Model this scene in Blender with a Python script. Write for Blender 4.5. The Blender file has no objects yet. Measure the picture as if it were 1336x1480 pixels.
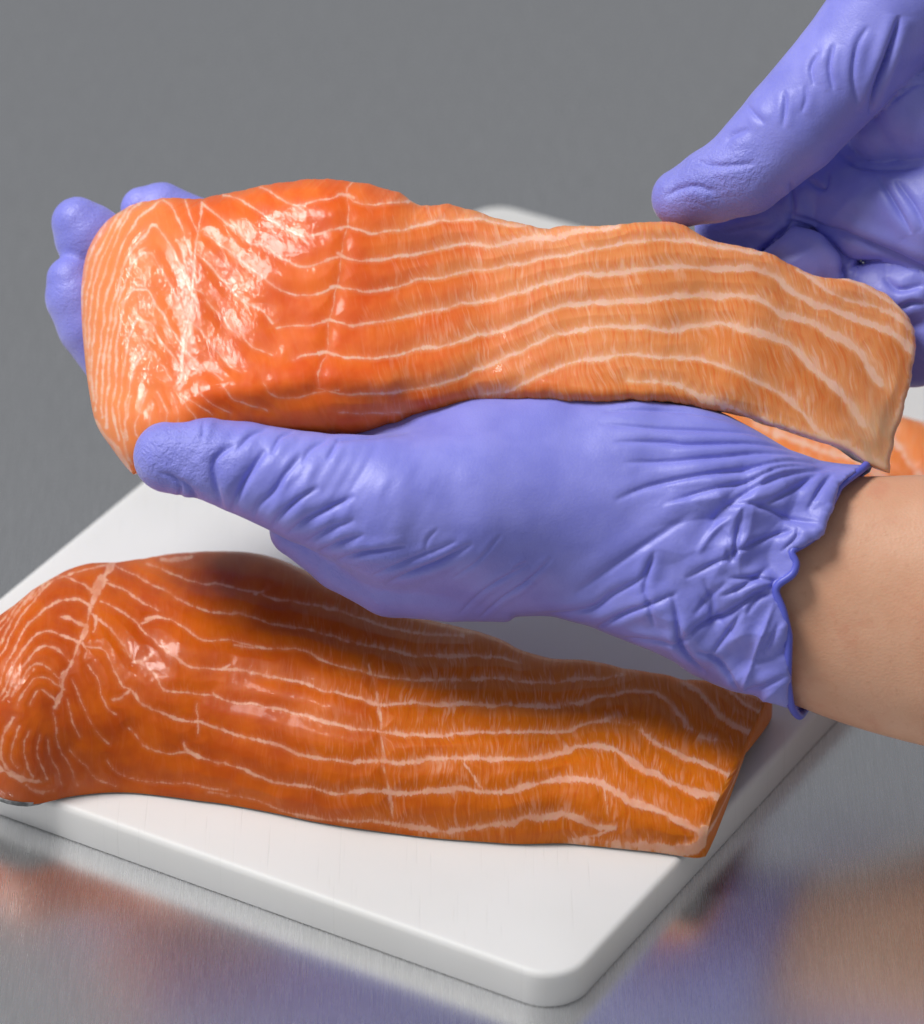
import bpy, math
import numpy as np
from mathutils import Matrix, Vector

# ------------------------------------------------------------------ frame
# Lengths are authored in "units" of 1/5500 m in a frame aligned with the picture plane
# (X right, Y up in the picture, Z towards the lens) and rotated into a real Z-up world.
S = 1.0 / 5500.0
F = 7000.0                       # lens distance of the reference plane, in units
PITCH = math.radians(32.0)
CP, SP = math.cos(PITCH), math.sin(PITCH)
BOARD_C = -263.0                 # board top plane:  CP*Y + SP*Z = BOARD_C
BOARD_T = 58.0                   # board thickness
TABLE_C = BOARD_C - BOARD_T
D0 = 260.0                       # depth of the held fillet's face


def world(P):
    P = np.asarray(P, dtype=np.float64)
    X, Y, Z = P[..., 0], P[..., 1], P[..., 2]
    return np.stack([X, SP * Y - CP * Z, CP * Y + SP * Z - TABLE_C], -1) * S


def pt(px, py, d):
    k = 1.0 - d / F
    return np.array([(px - 668.0) * k, (740.0 - py) * k, d])


def pts(a):
    a = np.asarray(a, dtype=np.float64)
    k = 1.0 - a[..., 2] / F
    return np.stack([(a[..., 0] - 668.0) * k, (740.0 - a[..., 1]) * k, a[..., 2]], -1)


def proj(P):
    k = F / (F - P[..., 2])
    return np.stack([668.0 + P[..., 0] * k, 740.0 - P[..., 1] * k], -1)


def on_plane(px, py, c):
    px = np.asarray(px, float); py = np.asarray(py, float)
    rx, ry = px - 668.0, 740.0 - py
    t = (c - SP * F) / (CP * ry - SP * F)
    return np.stack([rx * t, ry * t, F * (1 - t)], -1)


UPV = np.array([0.0, CP, SP])       # world up in the authoring frame
FWD = np.array([0.0, SP, -CP])      # away from the camera along the ground
RGT = np.array([1.0, 0.0, 0.0])

# ------------------------------------------------------------------ camera, world, lamps
sc = bpy.context.scene
col = sc.collection
cam_d = bpy.data.cameras.new('camera')
cam = bpy.data.objects.new('camera', cam_d)
col.objects.link(cam)
cam.location = Vector(world([0, 0, F]))
cam.rotation_euler = (math.radians(90) - PITCH, 0, 0)
cam_d.sensor_fit = 'VERTICAL'
cam_d.sensor_height = 36.0
cam_d.lens = 36.0 * F / 1480.0
cam_d.clip_start = 0.05
cam_d.clip_end = 60.0
cam_d.dof.use_dof = True
cam_d.dof.focus_distance = (F - 190.0) * S
cam_d.dof.aperture_fstop = 12.0
sc.camera = cam

w = bpy.data.worlds.new('World')
sc.world = w
w.use_nodes = True
bg = w.node_tree.nodes['Background']
bg.inputs['Color'].default_value = (0.225, 0.231, 0.243, 1)
bg.inputs['Strength'].default_value = 1.0

sc.view_settings.view_transform = 'Standard'
sc.view_settings.look = 'None'
sc.view_settings.exposure = 0.0
sc.view_settings.gamma = 1.0
sc.view_settings.use_curve_mapping = False
sc.cycles.max_bounces = 8
sc.cycles.use_denoising = True


def area_lamp(name, direction, dist, size, power, color):
    d = Vector(direction).normalized()
    tgt = Vector(world(pt(668, 740, 120)))
    L = bpy.data.lights.new(name, 'AREA')
    L.shape = 'RECTANGLE'; L.size = size[0]; L.size_y = size[1]
    L.energy = power; L.color = color
    o = bpy.data.objects.new(name, L)
    col.objects.link(o)
    o.location = tgt + d * dist
    o.rotation_euler = (-d).to_track_quat('-Z', 'Y').to_euler()
    return o


area_lamp('key_softbox', (-0.46, -0.02, 0.89), 1.2, (0.38, 0.38), 14.0, (1.0, 0.98, 0.95))
area_lamp('front_fill', (-0.55, -0.75, 0.50), 1.6, (0.9, 0.7), 1.2, (1.0, 0.985, 0.97))  # added fill in place of camera-side bounce, brightens the board's front side

# ------------------------------------------------------------------ numpy helpers
rng = np.random.default_rng(7)


def hash01(ix, iy, seed):
    h = (ix.astype(np.int64) * 374761393 + iy.astype(np.int64) * 668265263 + seed * 1274126177) & 0xffffffff
    h = ((h ^ (h >> 13)) * 1103515245) & 0xffffffff
    h = (h ^ (h >> 16)) & 0xffff
    return h / 65535.0


def noise2(x, y, seed=0):
    ix, iy = np.floor(x), np.floor(y)
    fx, fy = x - ix, y - iy
    fx = fx * fx * fx * (fx * (fx * 6 - 15) + 10); fy = fy * fy * fy * (fy * (fy * 6 - 15) + 10)
    a = hash01(ix, iy, seed); b = hash01(ix + 1, iy, seed)
    c = hash01(ix, iy + 1, seed); d = hash01(ix + 1, iy + 1, seed)
    return (a * (1 - fx) + b * fx) * (1 - fy) + (c * (1 - fx) + d * fx) * fy - 0.5


def fbm(x, y, seed=0, n=3):
    s = 0; a = 1.0
    for k in range(n):
        s = s + a * noise2(x * 2 ** k, y * 2 ** k, seed + 17 * k); a *= 0.5
    return s


def sstep(e0, e1, x):
    t = np.clip((x - e0) / (e1 - e0), 0, 1)
    return t * t * (3 - 2 * t)


def spline(P, n=None, step=6.0):
    """Catmull-Rom through P (k columns), resampled evenly along its length."""
    P = np.asarray(P, float)
    if len(P) < 3:
        Q = P
    else:
        E = np.vstack([2 * P[0] - P[1], P, 2 * P[-1] - P[-2]])
        out = []
        for i in range(1, len(E) - 2):
            t = np.linspace(0, 1, 9)[:-1, None]
            p0, p1, p2, p3 = E[i - 1], E[i], E[i + 1], E[i + 2]
            out.append(0.5 * (2 * p1 + (p2 - p0) * t + (2 * p0 - 5 * p1 + 4 * p2 - p3) * t ** 2 + (3 * p1 - p0 - 3 * p2 + p3) * t ** 3))
        Q = np.vstack(out + [P[-1:]])
    L = np.r_[0, np.cumsum(np.linalg.norm(np.diff(Q[:, :2], axis=0), axis=1))]
    m = n or max(2, int(L[-1] / step) + 1)
    s = np.linspace(0, L[-1], m)
    return np.stack([np.interp(s, L, Q[:, k]) for k in range(Q.shape[1])], 1)


class Raster:
    """a field over the picture-plane coordinates, sampled bilinearly at mesh vertices"""
    def __init__(self, x0, y0, x1, y1, fill):
        self.x0, self.y0 = int(x0), int(y0)
        self.w, self.h = int(x1 - x0) + 1, int(y1 - y0) + 1
        self.a = np.full((self.h, self.w), fill, float)

    def window(self, P, m):
        xa = max(int(P[:, 0].min() - m) - self.x0, 0); xb = min(int(P[:, 0].max() + m) - self.x0 + 2, self.w)
        ya = max(int(P[:, 1].min() - m) - self.y0, 0); yb = min(int(P[:, 1].max() + m) - self.y0 + 2, self.h)
        return xa, xb, ya, yb

    def seg(self, p, q, m):
        P = np.array([p[:2], q[:2]])
        xa, xb, ya, yb = self.window(P, m)
        if xb <= xa or yb <= ya:
            return None
        gx = np.arange(xa, xb)[None, :] + self.x0; gy = np.arange(ya, yb)[:, None] + self.y0
        dx, dy = q[0] - p[0], q[1] - p[1]
        t = np.clip(((gx - p[0]) * dx + (gy - p[1]) * dy) / max(dx * dx + dy * dy, 1e-9), 0, 1)
        ex, ey = gx - p[0] - t * dx, gy - p[1] - t * dy
        side = np.sign(dx * (gy - p[1]) - dy * (gx - p[0]))
        return (slice(ya, yb), slice(xa, xb)), np.sqrt(ex * ex + ey * ey), t, side

    def at(self, x, y):
        x = np.clip(x - self.x0, 0, self.w - 1.001); y = np.clip(y - self.y0, 0, self.h - 1.001)
        ix, iy = x.astype(int), y.astype(int); fx, fy = x - ix, y - iy
        a = self.a
        return (a[iy, ix] * (1 - fx) + a[iy, ix + 1] * fx) * (1 - fy) + (a[iy + 1, ix] * (1 - fx) + a[iy + 1, ix + 1] * fx) * fy


def make_mesh(name, V, faces, mat=None, smooth=True, attrs=None):
    """V in authoring units; faces: list of (n,k) int arrays."""
    me = bpy.data.meshes.new(name)
    Wv = world(V).astype(np.float32)
    me.vertices.add(len(Wv)); me.vertices.foreach_set('co', Wv.ravel())
    loops = np.concatenate([f.ravel() for f in faces]).astype(np.int32)
    tot = np.concatenate([np.full(len(f), f.shape[1]) for f in faces]).astype(np.int32)
    start = np.r_[0, np.cumsum(tot)[:-1]].astype(np.int32)
    me.loops.add(len(loops)); me.loops.foreach_set('vertex_index', loops)
    me.polygons.add(len(tot)); me.polygons.foreach_set('loop_start', start); me.polygons.foreach_set('loop_total', tot)
    me.polygons.foreach_set('use_smooth', np.full(len(tot), smooth))
    me.update(calc_edges=True)
    for k, v in (attrs or {}).items():
        v = np.asarray(v, np.float32)
        if v.ndim == 1:
            me.attributes.new(k, 'FLOAT', 'POINT').data.foreach_set('value', v)
        else:
            if v.shape[1] == 2:
                v = np.c_[v, np.zeros(len(v), np.float32)]
            me.attributes.new(k, 'FLOAT_VECTOR', 'POINT').data.foreach_set('vector', np.ascontiguousarray(v).ravel())
    me.validate()
    if mat:
        me.materials.append(mat)
    return me


def link(name, me, parent=None):
    o = bpy.data.objects.new(name, me)
    col.objects.link(o)
    if parent:
        o.parent = parent
        o.matrix_parent_inverse = parent.matrix_world.inverted()
    return o


def empty(name, P):
    o = bpy.data.objects.new(name, None)
    o.empty_display_size = 0.01
    o.location = Vector(world(P))
    col.objects.link(o)
    o.matrix_world = Matrix.Translation(o.location)
    return o


def tag(o, label, cat, group=None):
    o['label'] = label; o['category'] = cat
    if group:
        o['group'] = group


def grid_faces(nr, nc, off=0, wrap=False):
    i = np.arange(nr - 1)[:, None]; j = np.arange(nc if wrap else nc - 1)[None, :]
    j2 = (j + 1) % nc
    a = i * nc + j; b = i * nc + j2; c = (i + 1) * nc + j2; d = (i + 1) * nc + j
    return np.stack([a, b, c, d], -1).reshape(-1, 4) + off


# ------------------------------------------------------------------ node helpers
class NT:
    def __init__(self, name):
        self.m = bpy.data.materials.new(name); self.m.use_nodes = True
        self.t = self.m.node_tree; self.n = self.t.nodes
        self.b = self.n['Principled BSDF']

    def node(self, typ, **kw):
        nd = self.n.new(typ)
        for k, v in kw.items():
            setattr(nd, k, v)
        return nd

    def put(self, sock, v):
        if hasattr(v, 'is_output') or isinstance(v, bpy.types.NodeSocket):
            self.t.links.new(v, sock)
        else:
            sock.default_value = v

    def math(self, op, a, b=0.0, c=0.0, clamp=False):
        nd = self.node('ShaderNodeMath', operation=op, use_clamp=clamp)
        self.put(nd.inputs[0], a); self.put(nd.inputs[1], b)
        if op in ('MULTIPLY_ADD',):
            self.put(nd.inputs[2], c)
        return nd.outputs[0]

    def attr(self, name, vec=False):
        nd = self.node('ShaderNodeAttribute', attribute_name=name)
        return nd.outputs['Vector'] if vec else nd.outputs['Fac']

    def mapping(self, vec, scale=(1, 1, 1), rot=(0, 0, 0), loc=(0, 0, 0)):
        nd = self.node('ShaderNodeMapping')
        self.put(nd.inputs['Vector'], vec)
        nd.inputs['Scale'].default_value = scale; nd.inputs['Rotation'].default_value = rot; nd.inputs['Location'].default_value = loc
        return nd.outputs[0]

    def noise(self, vec, scale=1.0, detail=2.0, rough=0.5, dist=0.0):
        nd = self.node('ShaderNodeTexNoise')
        self.put(nd.inputs['Vector'], vec)
        nd.inputs['Scale'].default_value = scale; nd.inputs['Detail'].default_value = detail
        nd.inputs['Roughness'].default_value = rough; nd.inputs['Distortion'].default_value = dist
        return nd.outputs['Fac']

    def ramp(self, v, lo, hi, a=0.0, b=1.0, smooth=True):
        nd = self.node('ShaderNodeMapRange')
        nd.interpolation_type = 'SMOOTHSTEP' if smooth else 'LINEAR'
        self.put(nd.inputs['Value'], v)
        nd.inputs['From Min'].default_value = lo; nd.inputs['From Max'].default_value = hi
        nd.inputs['To Min'].default_value = a; nd.inputs['To Max'].default_value = b
        return nd.outputs[0]

    def mix(self, fac, a, b):
        nd = self.node('ShaderNodeMix', data_type='RGBA')
        self.put(nd.inputs[0], fac)
        for s, v in ((nd.inputs[6], a), (nd.inputs[7], b)):
            if isinstance(v, tuple) and len(v) == 3:
                v = (*v, 1)
            self.put(s, v)
        return nd.outputs[2]

    def bump(self, h, strength, dist, normal=None):
        nd = self.node('ShaderNodeBump')
        self.put(nd.inputs['Height'], h); self.put(nd.inputs['Strength'], strength)
        nd.inputs['Distance'].default_value = dist
        if normal is not None:
            self.put(nd.inputs['Normal'], normal)
        return nd.outputs[0]

    def set(self, **kw):
        for k, v in kw.items():
            k = k.replace('_', ' ')
            if isinstance(v, tuple) and len(v) == 3 and self.b.inputs[k].type == 'RGBA':
                v = (*v, 1)
            self.put(self.b.inputs[k], v)
        return self.m


def salmon_material(name, deep, light, pale, fatcol, pale2, band, shear, pale_x, fibk=0.30, rag=4.5, spark=1.0, leftpale=0.0):
    N = NT(name)
    pos = N.attr('pos2d', True)
    fd = N.attr('fat')            # signed distance to the nearest fat line, units
    wet = N.attr('wet')
    sep = N.node('ShaderNodeSeparateXYZ'); N.put(sep.inputs[0], pos)
    x, y = sep.outputs[0], sep.outputs[1]
    # fibre coordinates: run across the bands
    warp = N.noise(pos, 0.012, 2)
    xs = N.math('ADD', N.math('MULTIPLY_ADD', y, -shear, x), N.math('MULTIPLY', warp, 34.0))
    comb = N.node('ShaderNodeCombineXYZ')
    N.put(comb.inputs[0], N.math('MULTIPLY', xs, 0.22)); N.put(comb.inputs[1], N.math('MULTIPLY', y, 0.022))
    fib = N.noise(comb.outputs[0], 1.0, 3, 0.6)
    comb2 = N.node('ShaderNodeCombineXYZ')
    N.put(comb2.inputs[0], N.math('MULTIPLY', xs, 0.085)); N.put(comb2.inputs[1], N.math('MULTIPLY', y, 0.016))
    fib2 = N.noise(comb2.outputs[0], 1.0, 2, 0.5)
    blotch = N.noise(pos, 0.016, 3, 0.55)
    ragged = N.noise(pos, 0.09, 3, 0.6)
    fibamt = N.attr('fibre')
    # flesh colour
    c = N.mix(N.ramp(blotch, 0.3, 0.7), deep, light)
    c = N.mix(N.math('MULTIPLY', N.ramp(x, 330.0, 150.0), leftpale), c, (0.88, 0.31, 0.11))
    c = N.mix(N.ramp(N.math('MULTIPLY_ADD', N.math('SUBTRACT', blotch, 0.5), 260.0, x), pale_x[0], pale_x[1]), c, pale)
    hraw = N.attr('halo')
    film = N.attr('film')
    hl = N.math('MULTIPLY', N.ramp(N.math('ADD', hraw, N.math('MULTIPLY', N.math('SUBTRACT', fib, 0.5), 30.0)), 32.0, 0.0), fibamt)
    hl2 = N.math('MULTIPLY', N.ramp(hraw, 34.0, -6.0, smooth=False), fibamt)
    c = N.mix(N.math('MULTIPLY', hl2, band), c, pale2)
    patch = N.ramp(N.noise(pos, 0.03, 2), 0.35, 0.65, 0.35, 1.0)
    streak = N.math('MULTIPLY', N.ramp(N.math('MULTIPLY_ADD', fib2, 0.35, N.math('MULTIPLY', fib, 0.65)), 0.50, 0.61), fibamt)
    c = N.mix(N.math('MULTIPLY', N.math('MULTIPLY', streak, patch), N.math('MULTIPLY_ADD', hl, 0.38, fibk)), c, fatcol)
    f0 = N.math('MULTIPLY', N.ramp(fib, 0.50, 0.34), N.math('MULTIPLY', fibamt, 0.36))
    c = N.mix(f0, c, deep)
    # fat lines: ragged, combed upwards by the fibres, uneven in strength
    e = N.math('ADD', fd, N.math('MULTIPLY', N.math('SUBTRACT', ragged, 0.5), rag))
    e = N.math('ADD', e, N.math('MULTIPLY', N.math('SUBTRACT', fib, 0.5), N.math('MULTIPLY_ADD', fibamt, 9.0, 1.5)))
    e = N.math('MULTIPLY', e, N.math('MULTIPLY_ADD', film, -0.6, 1.0))
    fat = N.ramp(e, 1.0, -2.3)
    comb = N.math('MULTIPLY', N.ramp(N.math('ADD', hraw, N.math('MULTIPLY', N.math('SUBTRACT', fib, 0.45), 60.0)), 8.0, -5.0), N.math('MULTIPLY', fibamt, 0.45))
    halo = N.ramp(e, 5.0, 0.0)
    c = N.mix(N.math('MULTIPLY', halo, 0.07), c, fatcol)
    c = N.mix(comb, c, fatcol)
    vary = N.ramp(N.noise(pos, 0.03, 3, 0.6), 0.32, 0.62, 0.42, 0.95)
    c = N.mix(N.math('MULTIPLY', fat, vary), c, fatcol)
    c = N.mix(N.math('MULTIPLY', film, N.ramp(fib2, 0.3, 0.7, 0.55, 0.95)), c, (0.52, 0.33, 0.20))
    # surface relief: fibres below, a wet wrinkled membrane as the coat
    combw = N.node('ShaderNodeCombineXYZ')
    N.put(combw.inputs[0], N.math('MULTIPLY_ADD', y, -0.5, x)); N.put(combw.inputs[1], N.math('MULTIPLY', N.math('MULTIPLY_ADD', x, 0.5, y), 0.5))
    wr = N.math('ADD', N.math('MULTIPLY', N.noise(combw.outputs[0], 0.060, 3, 0.55, 1.0), 1.3), N.math('MULTIPLY', N.noise(combw.outputs[0], 0.21, 3, 0.6, 0.4), 0.42))
    fine = N.noise(pos, 0.05, 3, 0.55)
    nrm = N.bump(N.math('MULTIPLY', fib, fibamt), 0.55, 0.00018)
    hw = N.math('ADD', N.math('MULTIPLY', wr, N.math('MULTIPLY_ADD', wet, 0.50, 0.035)), N.math('MULTIPLY', fine, 0.10))
    cn = N.bump(hw, 1.0, 0.0011)
    rough = N.math('MULTIPLY_ADD', wet, -0.12, 0.46)
    N.set(Base_Color=c, Roughness=rough, Normal=nrm, Subsurface_Weight=0.5, Subsurface_Radius=(1.0, 0.28, 0.08),
          Subsurface_Scale=0.0045, Specular_IOR_Level=0.20, Coat_Weight=N.math('MULTIPLY_ADD', wet, 0.85, 0.22 * spark), Coat_Roughness=0.04, Coat_Normal=cn)
    return N.m


M = {}
M['flesh_held'] = salmon_material('salmon_flesh_pale', (0.74, 0.095, 0.006), (0.86, 0.165, 0.016), (0.77, 0.25, 0.066), (0.91, 0.56, 0.42), (0.89, 0.45, 0.21), 0.60, 0.22, (470, 960), leftpale=0.75)
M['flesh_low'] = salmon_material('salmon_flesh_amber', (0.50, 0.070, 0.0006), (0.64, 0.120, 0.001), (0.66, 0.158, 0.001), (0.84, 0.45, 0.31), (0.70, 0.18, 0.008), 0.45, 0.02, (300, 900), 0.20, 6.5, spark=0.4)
M['flesh_far'] = salmon_material('salmon_flesh_coral', (0.88, 0.20, 0.04), (0.90, 0.27, 0.07), (0.90, 0.27, 0.07), (0.93, 0.55, 0.40), (0.9, 0.4, 0.2), 0.3, 0.0, (0, 1))
N = NT('salmon_skin')
tc = N.node('ShaderNodeTexCoord').outputs['Object']
nz = N.noise(tc, 400, 3)
vor = N.node('ShaderNodeTexVoronoi'); N.put(vor.inputs['Vector'], tc); vor.inputs['Scale'].default_value = 260
M['skin'] = N.set(Base_Color=N.mix(N.ramp(nz, 0.35, 0.7), (0.10, 0.105, 0.11), (0.38, 0.39, 0.40)), Roughness=0.35, Metallic=0.25,
                  Normal=N.bump(vor.outputs['Distance'], 0.4, 0.0008))

# glove: nitrile film
N = NT('nitrile_glove')
tc = N.node('ShaderNodeTexCoord').outputs['Object']
grain = N.attr('grain')
n1 = N.noise(tc, 1500, 3, 0.6)
n2 = N.noise(tc, 520, 3, 0.6, 0.4)
n3 = N.noise(tc, 70, 3, 0.55)
h = N.math('ADD', N.math('MULTIPLY', n2, N.math('MULTIPLY_ADD', grain, 0.75, 0.06)), N.math('MULTIPLY', n1, N.math('MULTIPLY_ADD', grain, 0.30, 0.08)))
bmp = N.bump(h, 0.9, 0.0009)
gc = N.mix(N.ramp(n3, 0.35, 0.65), (0.232, 0.245, 0.755), (0.278, 0.29, 0.82))
M['glove'] = N.set(Base_Color=gc, Roughness=N.math('MULTIPLY_ADD', n3, 0.14, 0.37), Normal=bmp, Specular_IOR_Level=0.5,
                   Subsurface_Weight=0.08, Subsurface_Radius=(0.4, 0.4, 1.0), Subsurface_Scale=0.002, Sheen_Weight=0.22, Sheen_Roughness=0.35)
N = NT('glove_bead')
M['bead'] = N.set(Base_Color=(0.12, 0.14, 0.66), Roughness=0.38, Specular_IOR_Level=0.45)

# skin of the forearm
N = NT('human_skin')
tc = N.node('ShaderNodeTexCoord').outputs['Object']
b1 = N.noise(tc, 26, 4, 0.6); b2 = N.noise(tc, 420, 3, 0.6)
vor = N.node('ShaderNodeTexVoronoi'); N.put(vor.inputs['Vector'], N.mapping(tc, (1, 1.5, 1.5))); vor.inputs['Scale'].default_value = 1100
sk = N.mix(N.ramp(b1, 0.35, 0.68), (0.70, 0.365, 0.225), (0.78, 0.45, 0.30))
sk = N.mix(N.ramp(b2, 0.58, 0.74, 0, 0.30), sk, (0.56, 0.25, 0.14))
b3 = N.noise(tc, 90, 4, 0.65)
sk = N.mix(N.ramp(b3, 0.52, 0.72, 0, 0.45), sk, (0.66, 0.27, 0.17))
hs = N.math('ADD', N.math('MULTIPLY', vor.outputs['Distance'], 0.5), N.math('MULTIPLY', b2, 0.8))
M['human'] = N.set(Base_Color=sk, Roughness=0.46, Normal=N.bump(hs, 0.19, 0.0005), Subsurface_Weight=0.2,
                   Subsurface_Radius=(1.0, 0.35, 0.2), Subsurface_Scale=0.004, Specular_IOR_Level=0.42)

# cutting board: white polyethylene with faint knife marks
N = NT('white_polyethylene')
tc = N.node('ShaderNodeTexCoord').outputs['Object']
b1 = N.noise(tc, 14, 3, 0.55); b2 = N.noise(tc, 900, 2, 0.6)
sA = N.noise(N.mapping(tc, (1500, 22, 1), (0, 0, math.radians(57))), 1.0, 2, 0.5)
sB = N.noise(N.mapping(tc, (1300, 30, 1), (0, 0, math.radians(-24))), 1.0, 2, 0.5)
scr = N.math('MAXIMUM', N.ramp(sA, 0.66, 0.74), N.ramp(sB, 0.67, 0.75))
bc = N.mix(N.ramp(b1, 0.3, 0.7), (0.745, 0.745, 0.74), (0.785, 0.785, 0.785))
bc = N.mix(N.math('MULTIPLY', scr, 0.22), bc, (0.55, 0.55, 0.54))
hb = N.math('SUBTRACT', N.math('MULTIPLY', b2, 0.25), N.math('MULTIPLY', scr, 0.5))
M['board'] = N.set(Base_Color=bc, Roughness=0.5, Normal=N.bump(hb, 0.30, 0.0003), Subsurface_Weight=0.5,
                   Subsurface_Radius=(1, 0.97, 0.9), Subsurface_Scale=0.006, Specular_IOR_Level=0.4)

# brushed stainless steel
N = NT('brushed_steel')
tc = N.node('ShaderNodeTexCoord').outputs['Object']
g1 = N.noise(N.mapping(tc, (3400, 80, 1)), 1.0, 2, 0.6)
g2 = N.noise(N.mapping(tc, (1500, 30, 1)), 1.0, 2, 0.5)
g3 = N.noise(tc, 5, 3, 0.5)
gg = N.math('MULTIPLY_ADD', g2, 0.35, N.math('MULTIPLY', g1, 0.65))
stc = N.mix(N.ramp(gg, 0.38, 0.62), (0.81, 0.815, 0.825), (0.89, 0.895, 0.905))
M['steel'] = N.set(Base_Color=stc, Metallic=1.0, Roughness=N.math('MULTIPLY_ADD', g1, 0.04, N.math('MULTIPLY_ADD', g3, 0.03, 0.235)),
                   Normal=N.bump(gg, 0.03, 0.0002))

# ------------------------------------------------------------------ setting: steel counter
ctop = 900.0
TB = np.array([[-4500, -3200], [4500, -3200], [4500, 4200], [-4500, 4200]], float)
cen = on_plane(668, 740, TABLE_C)


def slab(z0, z1, outline, bev):
    """rounded slab standing on height z0..z1 (units above the table), outline in ground (x, forward)"""
    O = np.asarray(outline, float)
    ctr = O.mean(0)
    nrm = np.roll(O, -1, 0) - np.roll(O, 1, 0)
    nrm = np.stack([nrm[:, 1], -nrm[:, 0]], 1); nrm /= np.linalg.norm(nrm, axis=1)[:, None]
    if np.sum(nrm * (O - ctr)) < 0:
        nrm = -nrm
    rows = []
    lb = bev * 0.35
    for a in np.linspace(0, math.pi / 2, 6):
        rows.append((lb * (1 - math.sin(a)), z0 + lb * (1 - math.cos(a))))
    for a in np.linspace(0, math.pi / 2, 8):
        rows.append((bev * (1 - math.cos(a)), z1 - bev * (1 - math.sin(a))))
    V = []
    for ins, zz in rows:
        q = O - nrm * ins
        V.append(cen + q[:, :1] * RGT + q[:, 1:] * FWD + zz * UPV)
    return np.array(V)


def slab_mesh(name, z0, z1, outline, bev, mat):
    V = slab(z0, z1, outline, bev)
    nr, nc = V.shape[:2]
    fs = [grid_faces(nr, nc, 0, True), np.arange(nc)[None, ::-1], (np.arange(nc) + (nr - 1) * nc)[None, :]]
    return make_mesh(name, V.reshape(-1, 3), fs, mat)


def rounded_rect(x0, y0, x1, y1, r, n=12):
    out = []
    for cx, cy, a0 in ((x1 - r, y0 + r, -90), (x1 - r, y1 - r, 0), (x0 + r, y1 - r, 90), (x0 + r, y0 + r, 180)):
        for a in np.linspace(a0, a0 + 90, n):
            out.append((cx + r * math.cos(math.radians(a)), cy + r * math.sin(math.radians(a))))
    return np.array(out)


tb = link('steel_counter', slab_mesh('steel_counter', -220.0, 0.0, rounded_rect(-5200, -1900, 5200, 5200, 60), 14, M['steel']))
tb['kind'] = 'structure'
tb['label'] = 'brushed stainless steel counter under the board'

# ------------------------------------------------------------------ cutting board
ANG = math.radians(59.6)
ax = np.array([math.cos(ANG), math.sin(ANG)])        # long direction, away to the right
ay = np.array([-math.sin(ANG), math.cos(ANG)])       # towards the left edge


def ground(px, py, c):
    P = on_plane(px, py, c) - cen
    return np.array([P @ RGT, P @ FWD])


left = ground(100, 780, BOARD_C) @ ay
right = ground(1046, 1222, TABLE_C) @ ay
front = ground(250, 1269, TABLE_C) @ ax
back = ground(705, 288, BOARD_C) @ ax
R = rounded_rect(front, right, back, left, 62, 14)
R = R[:, :1] * ax + R[:, 1:] * ay
bo = link('cutting_board', slab_mesh('cutting_board', 0.6, BOARD_T, R, 10.0, M['board']))
tag(bo, 'white plastic cutting board with rounded corners lying on the steel counter', 'cutting board')


# ------------------------------------------------------------------ fat-line pattern
def Z(ox, oy, s, P):
    return [(ox + x / s, oy + y / s) for x, y in P]


def fat_field(lines, box):
    Rr = Raster(*box, 60.0)
    Hh = Raster(*box, 60.0)
    Rr.halo = Hh
    for L, w0, w1 in lines:
        Q = spline(L, step=5)
        n = len(Q)
        hw = np.interp(np.linspace(0, 1, n), [0, 1], [w0, w1])
        wob = fbm(Q[:, 0] * 0.05, Q[:, 1] * 0.05, 5, 2)
        if max(w0, w1) > 5.5 and len(L) < 12:
            wob = 1.6 * fbm(Q[:, 0] * 0.13, Q[:, 1] * 0.13, 15, 2) + 0.6 * wob
        hw = 0.76 * hw * (1 + 0.8 * wob) * np.where((Q[:, 0] < 135) & (Q[:, 1] > 790), 0.72, 1.0)
        Q = Q + 3.0 * np.stack([fbm(Q[:, 0] * 0.045, Q[:, 1] * 0.045, 31, 3), fbm(Q[:, 0] * 0.045, Q[:, 1] * 0.045, 77, 3)], 1)
        for i in range(n - 1):
            r = Rr.seg(Q[i], Q[i + 1], 40)
            if r is None:
                continue
            sl, d, t, sd = r
            f = d - (hw[i] * (1 - t) + hw[i + 1] * t)
            np.minimum(Rr.a[sl], f, out=Rr.a[sl])
            if Q[-1, 0] - Q[0, 0] > 60:
                hf = np.where(sd <= 0, f, f * 6 + 2)
                np.minimum(Hh.a[sl], hf, out=Hh.a[sl])
    return Rr


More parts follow.
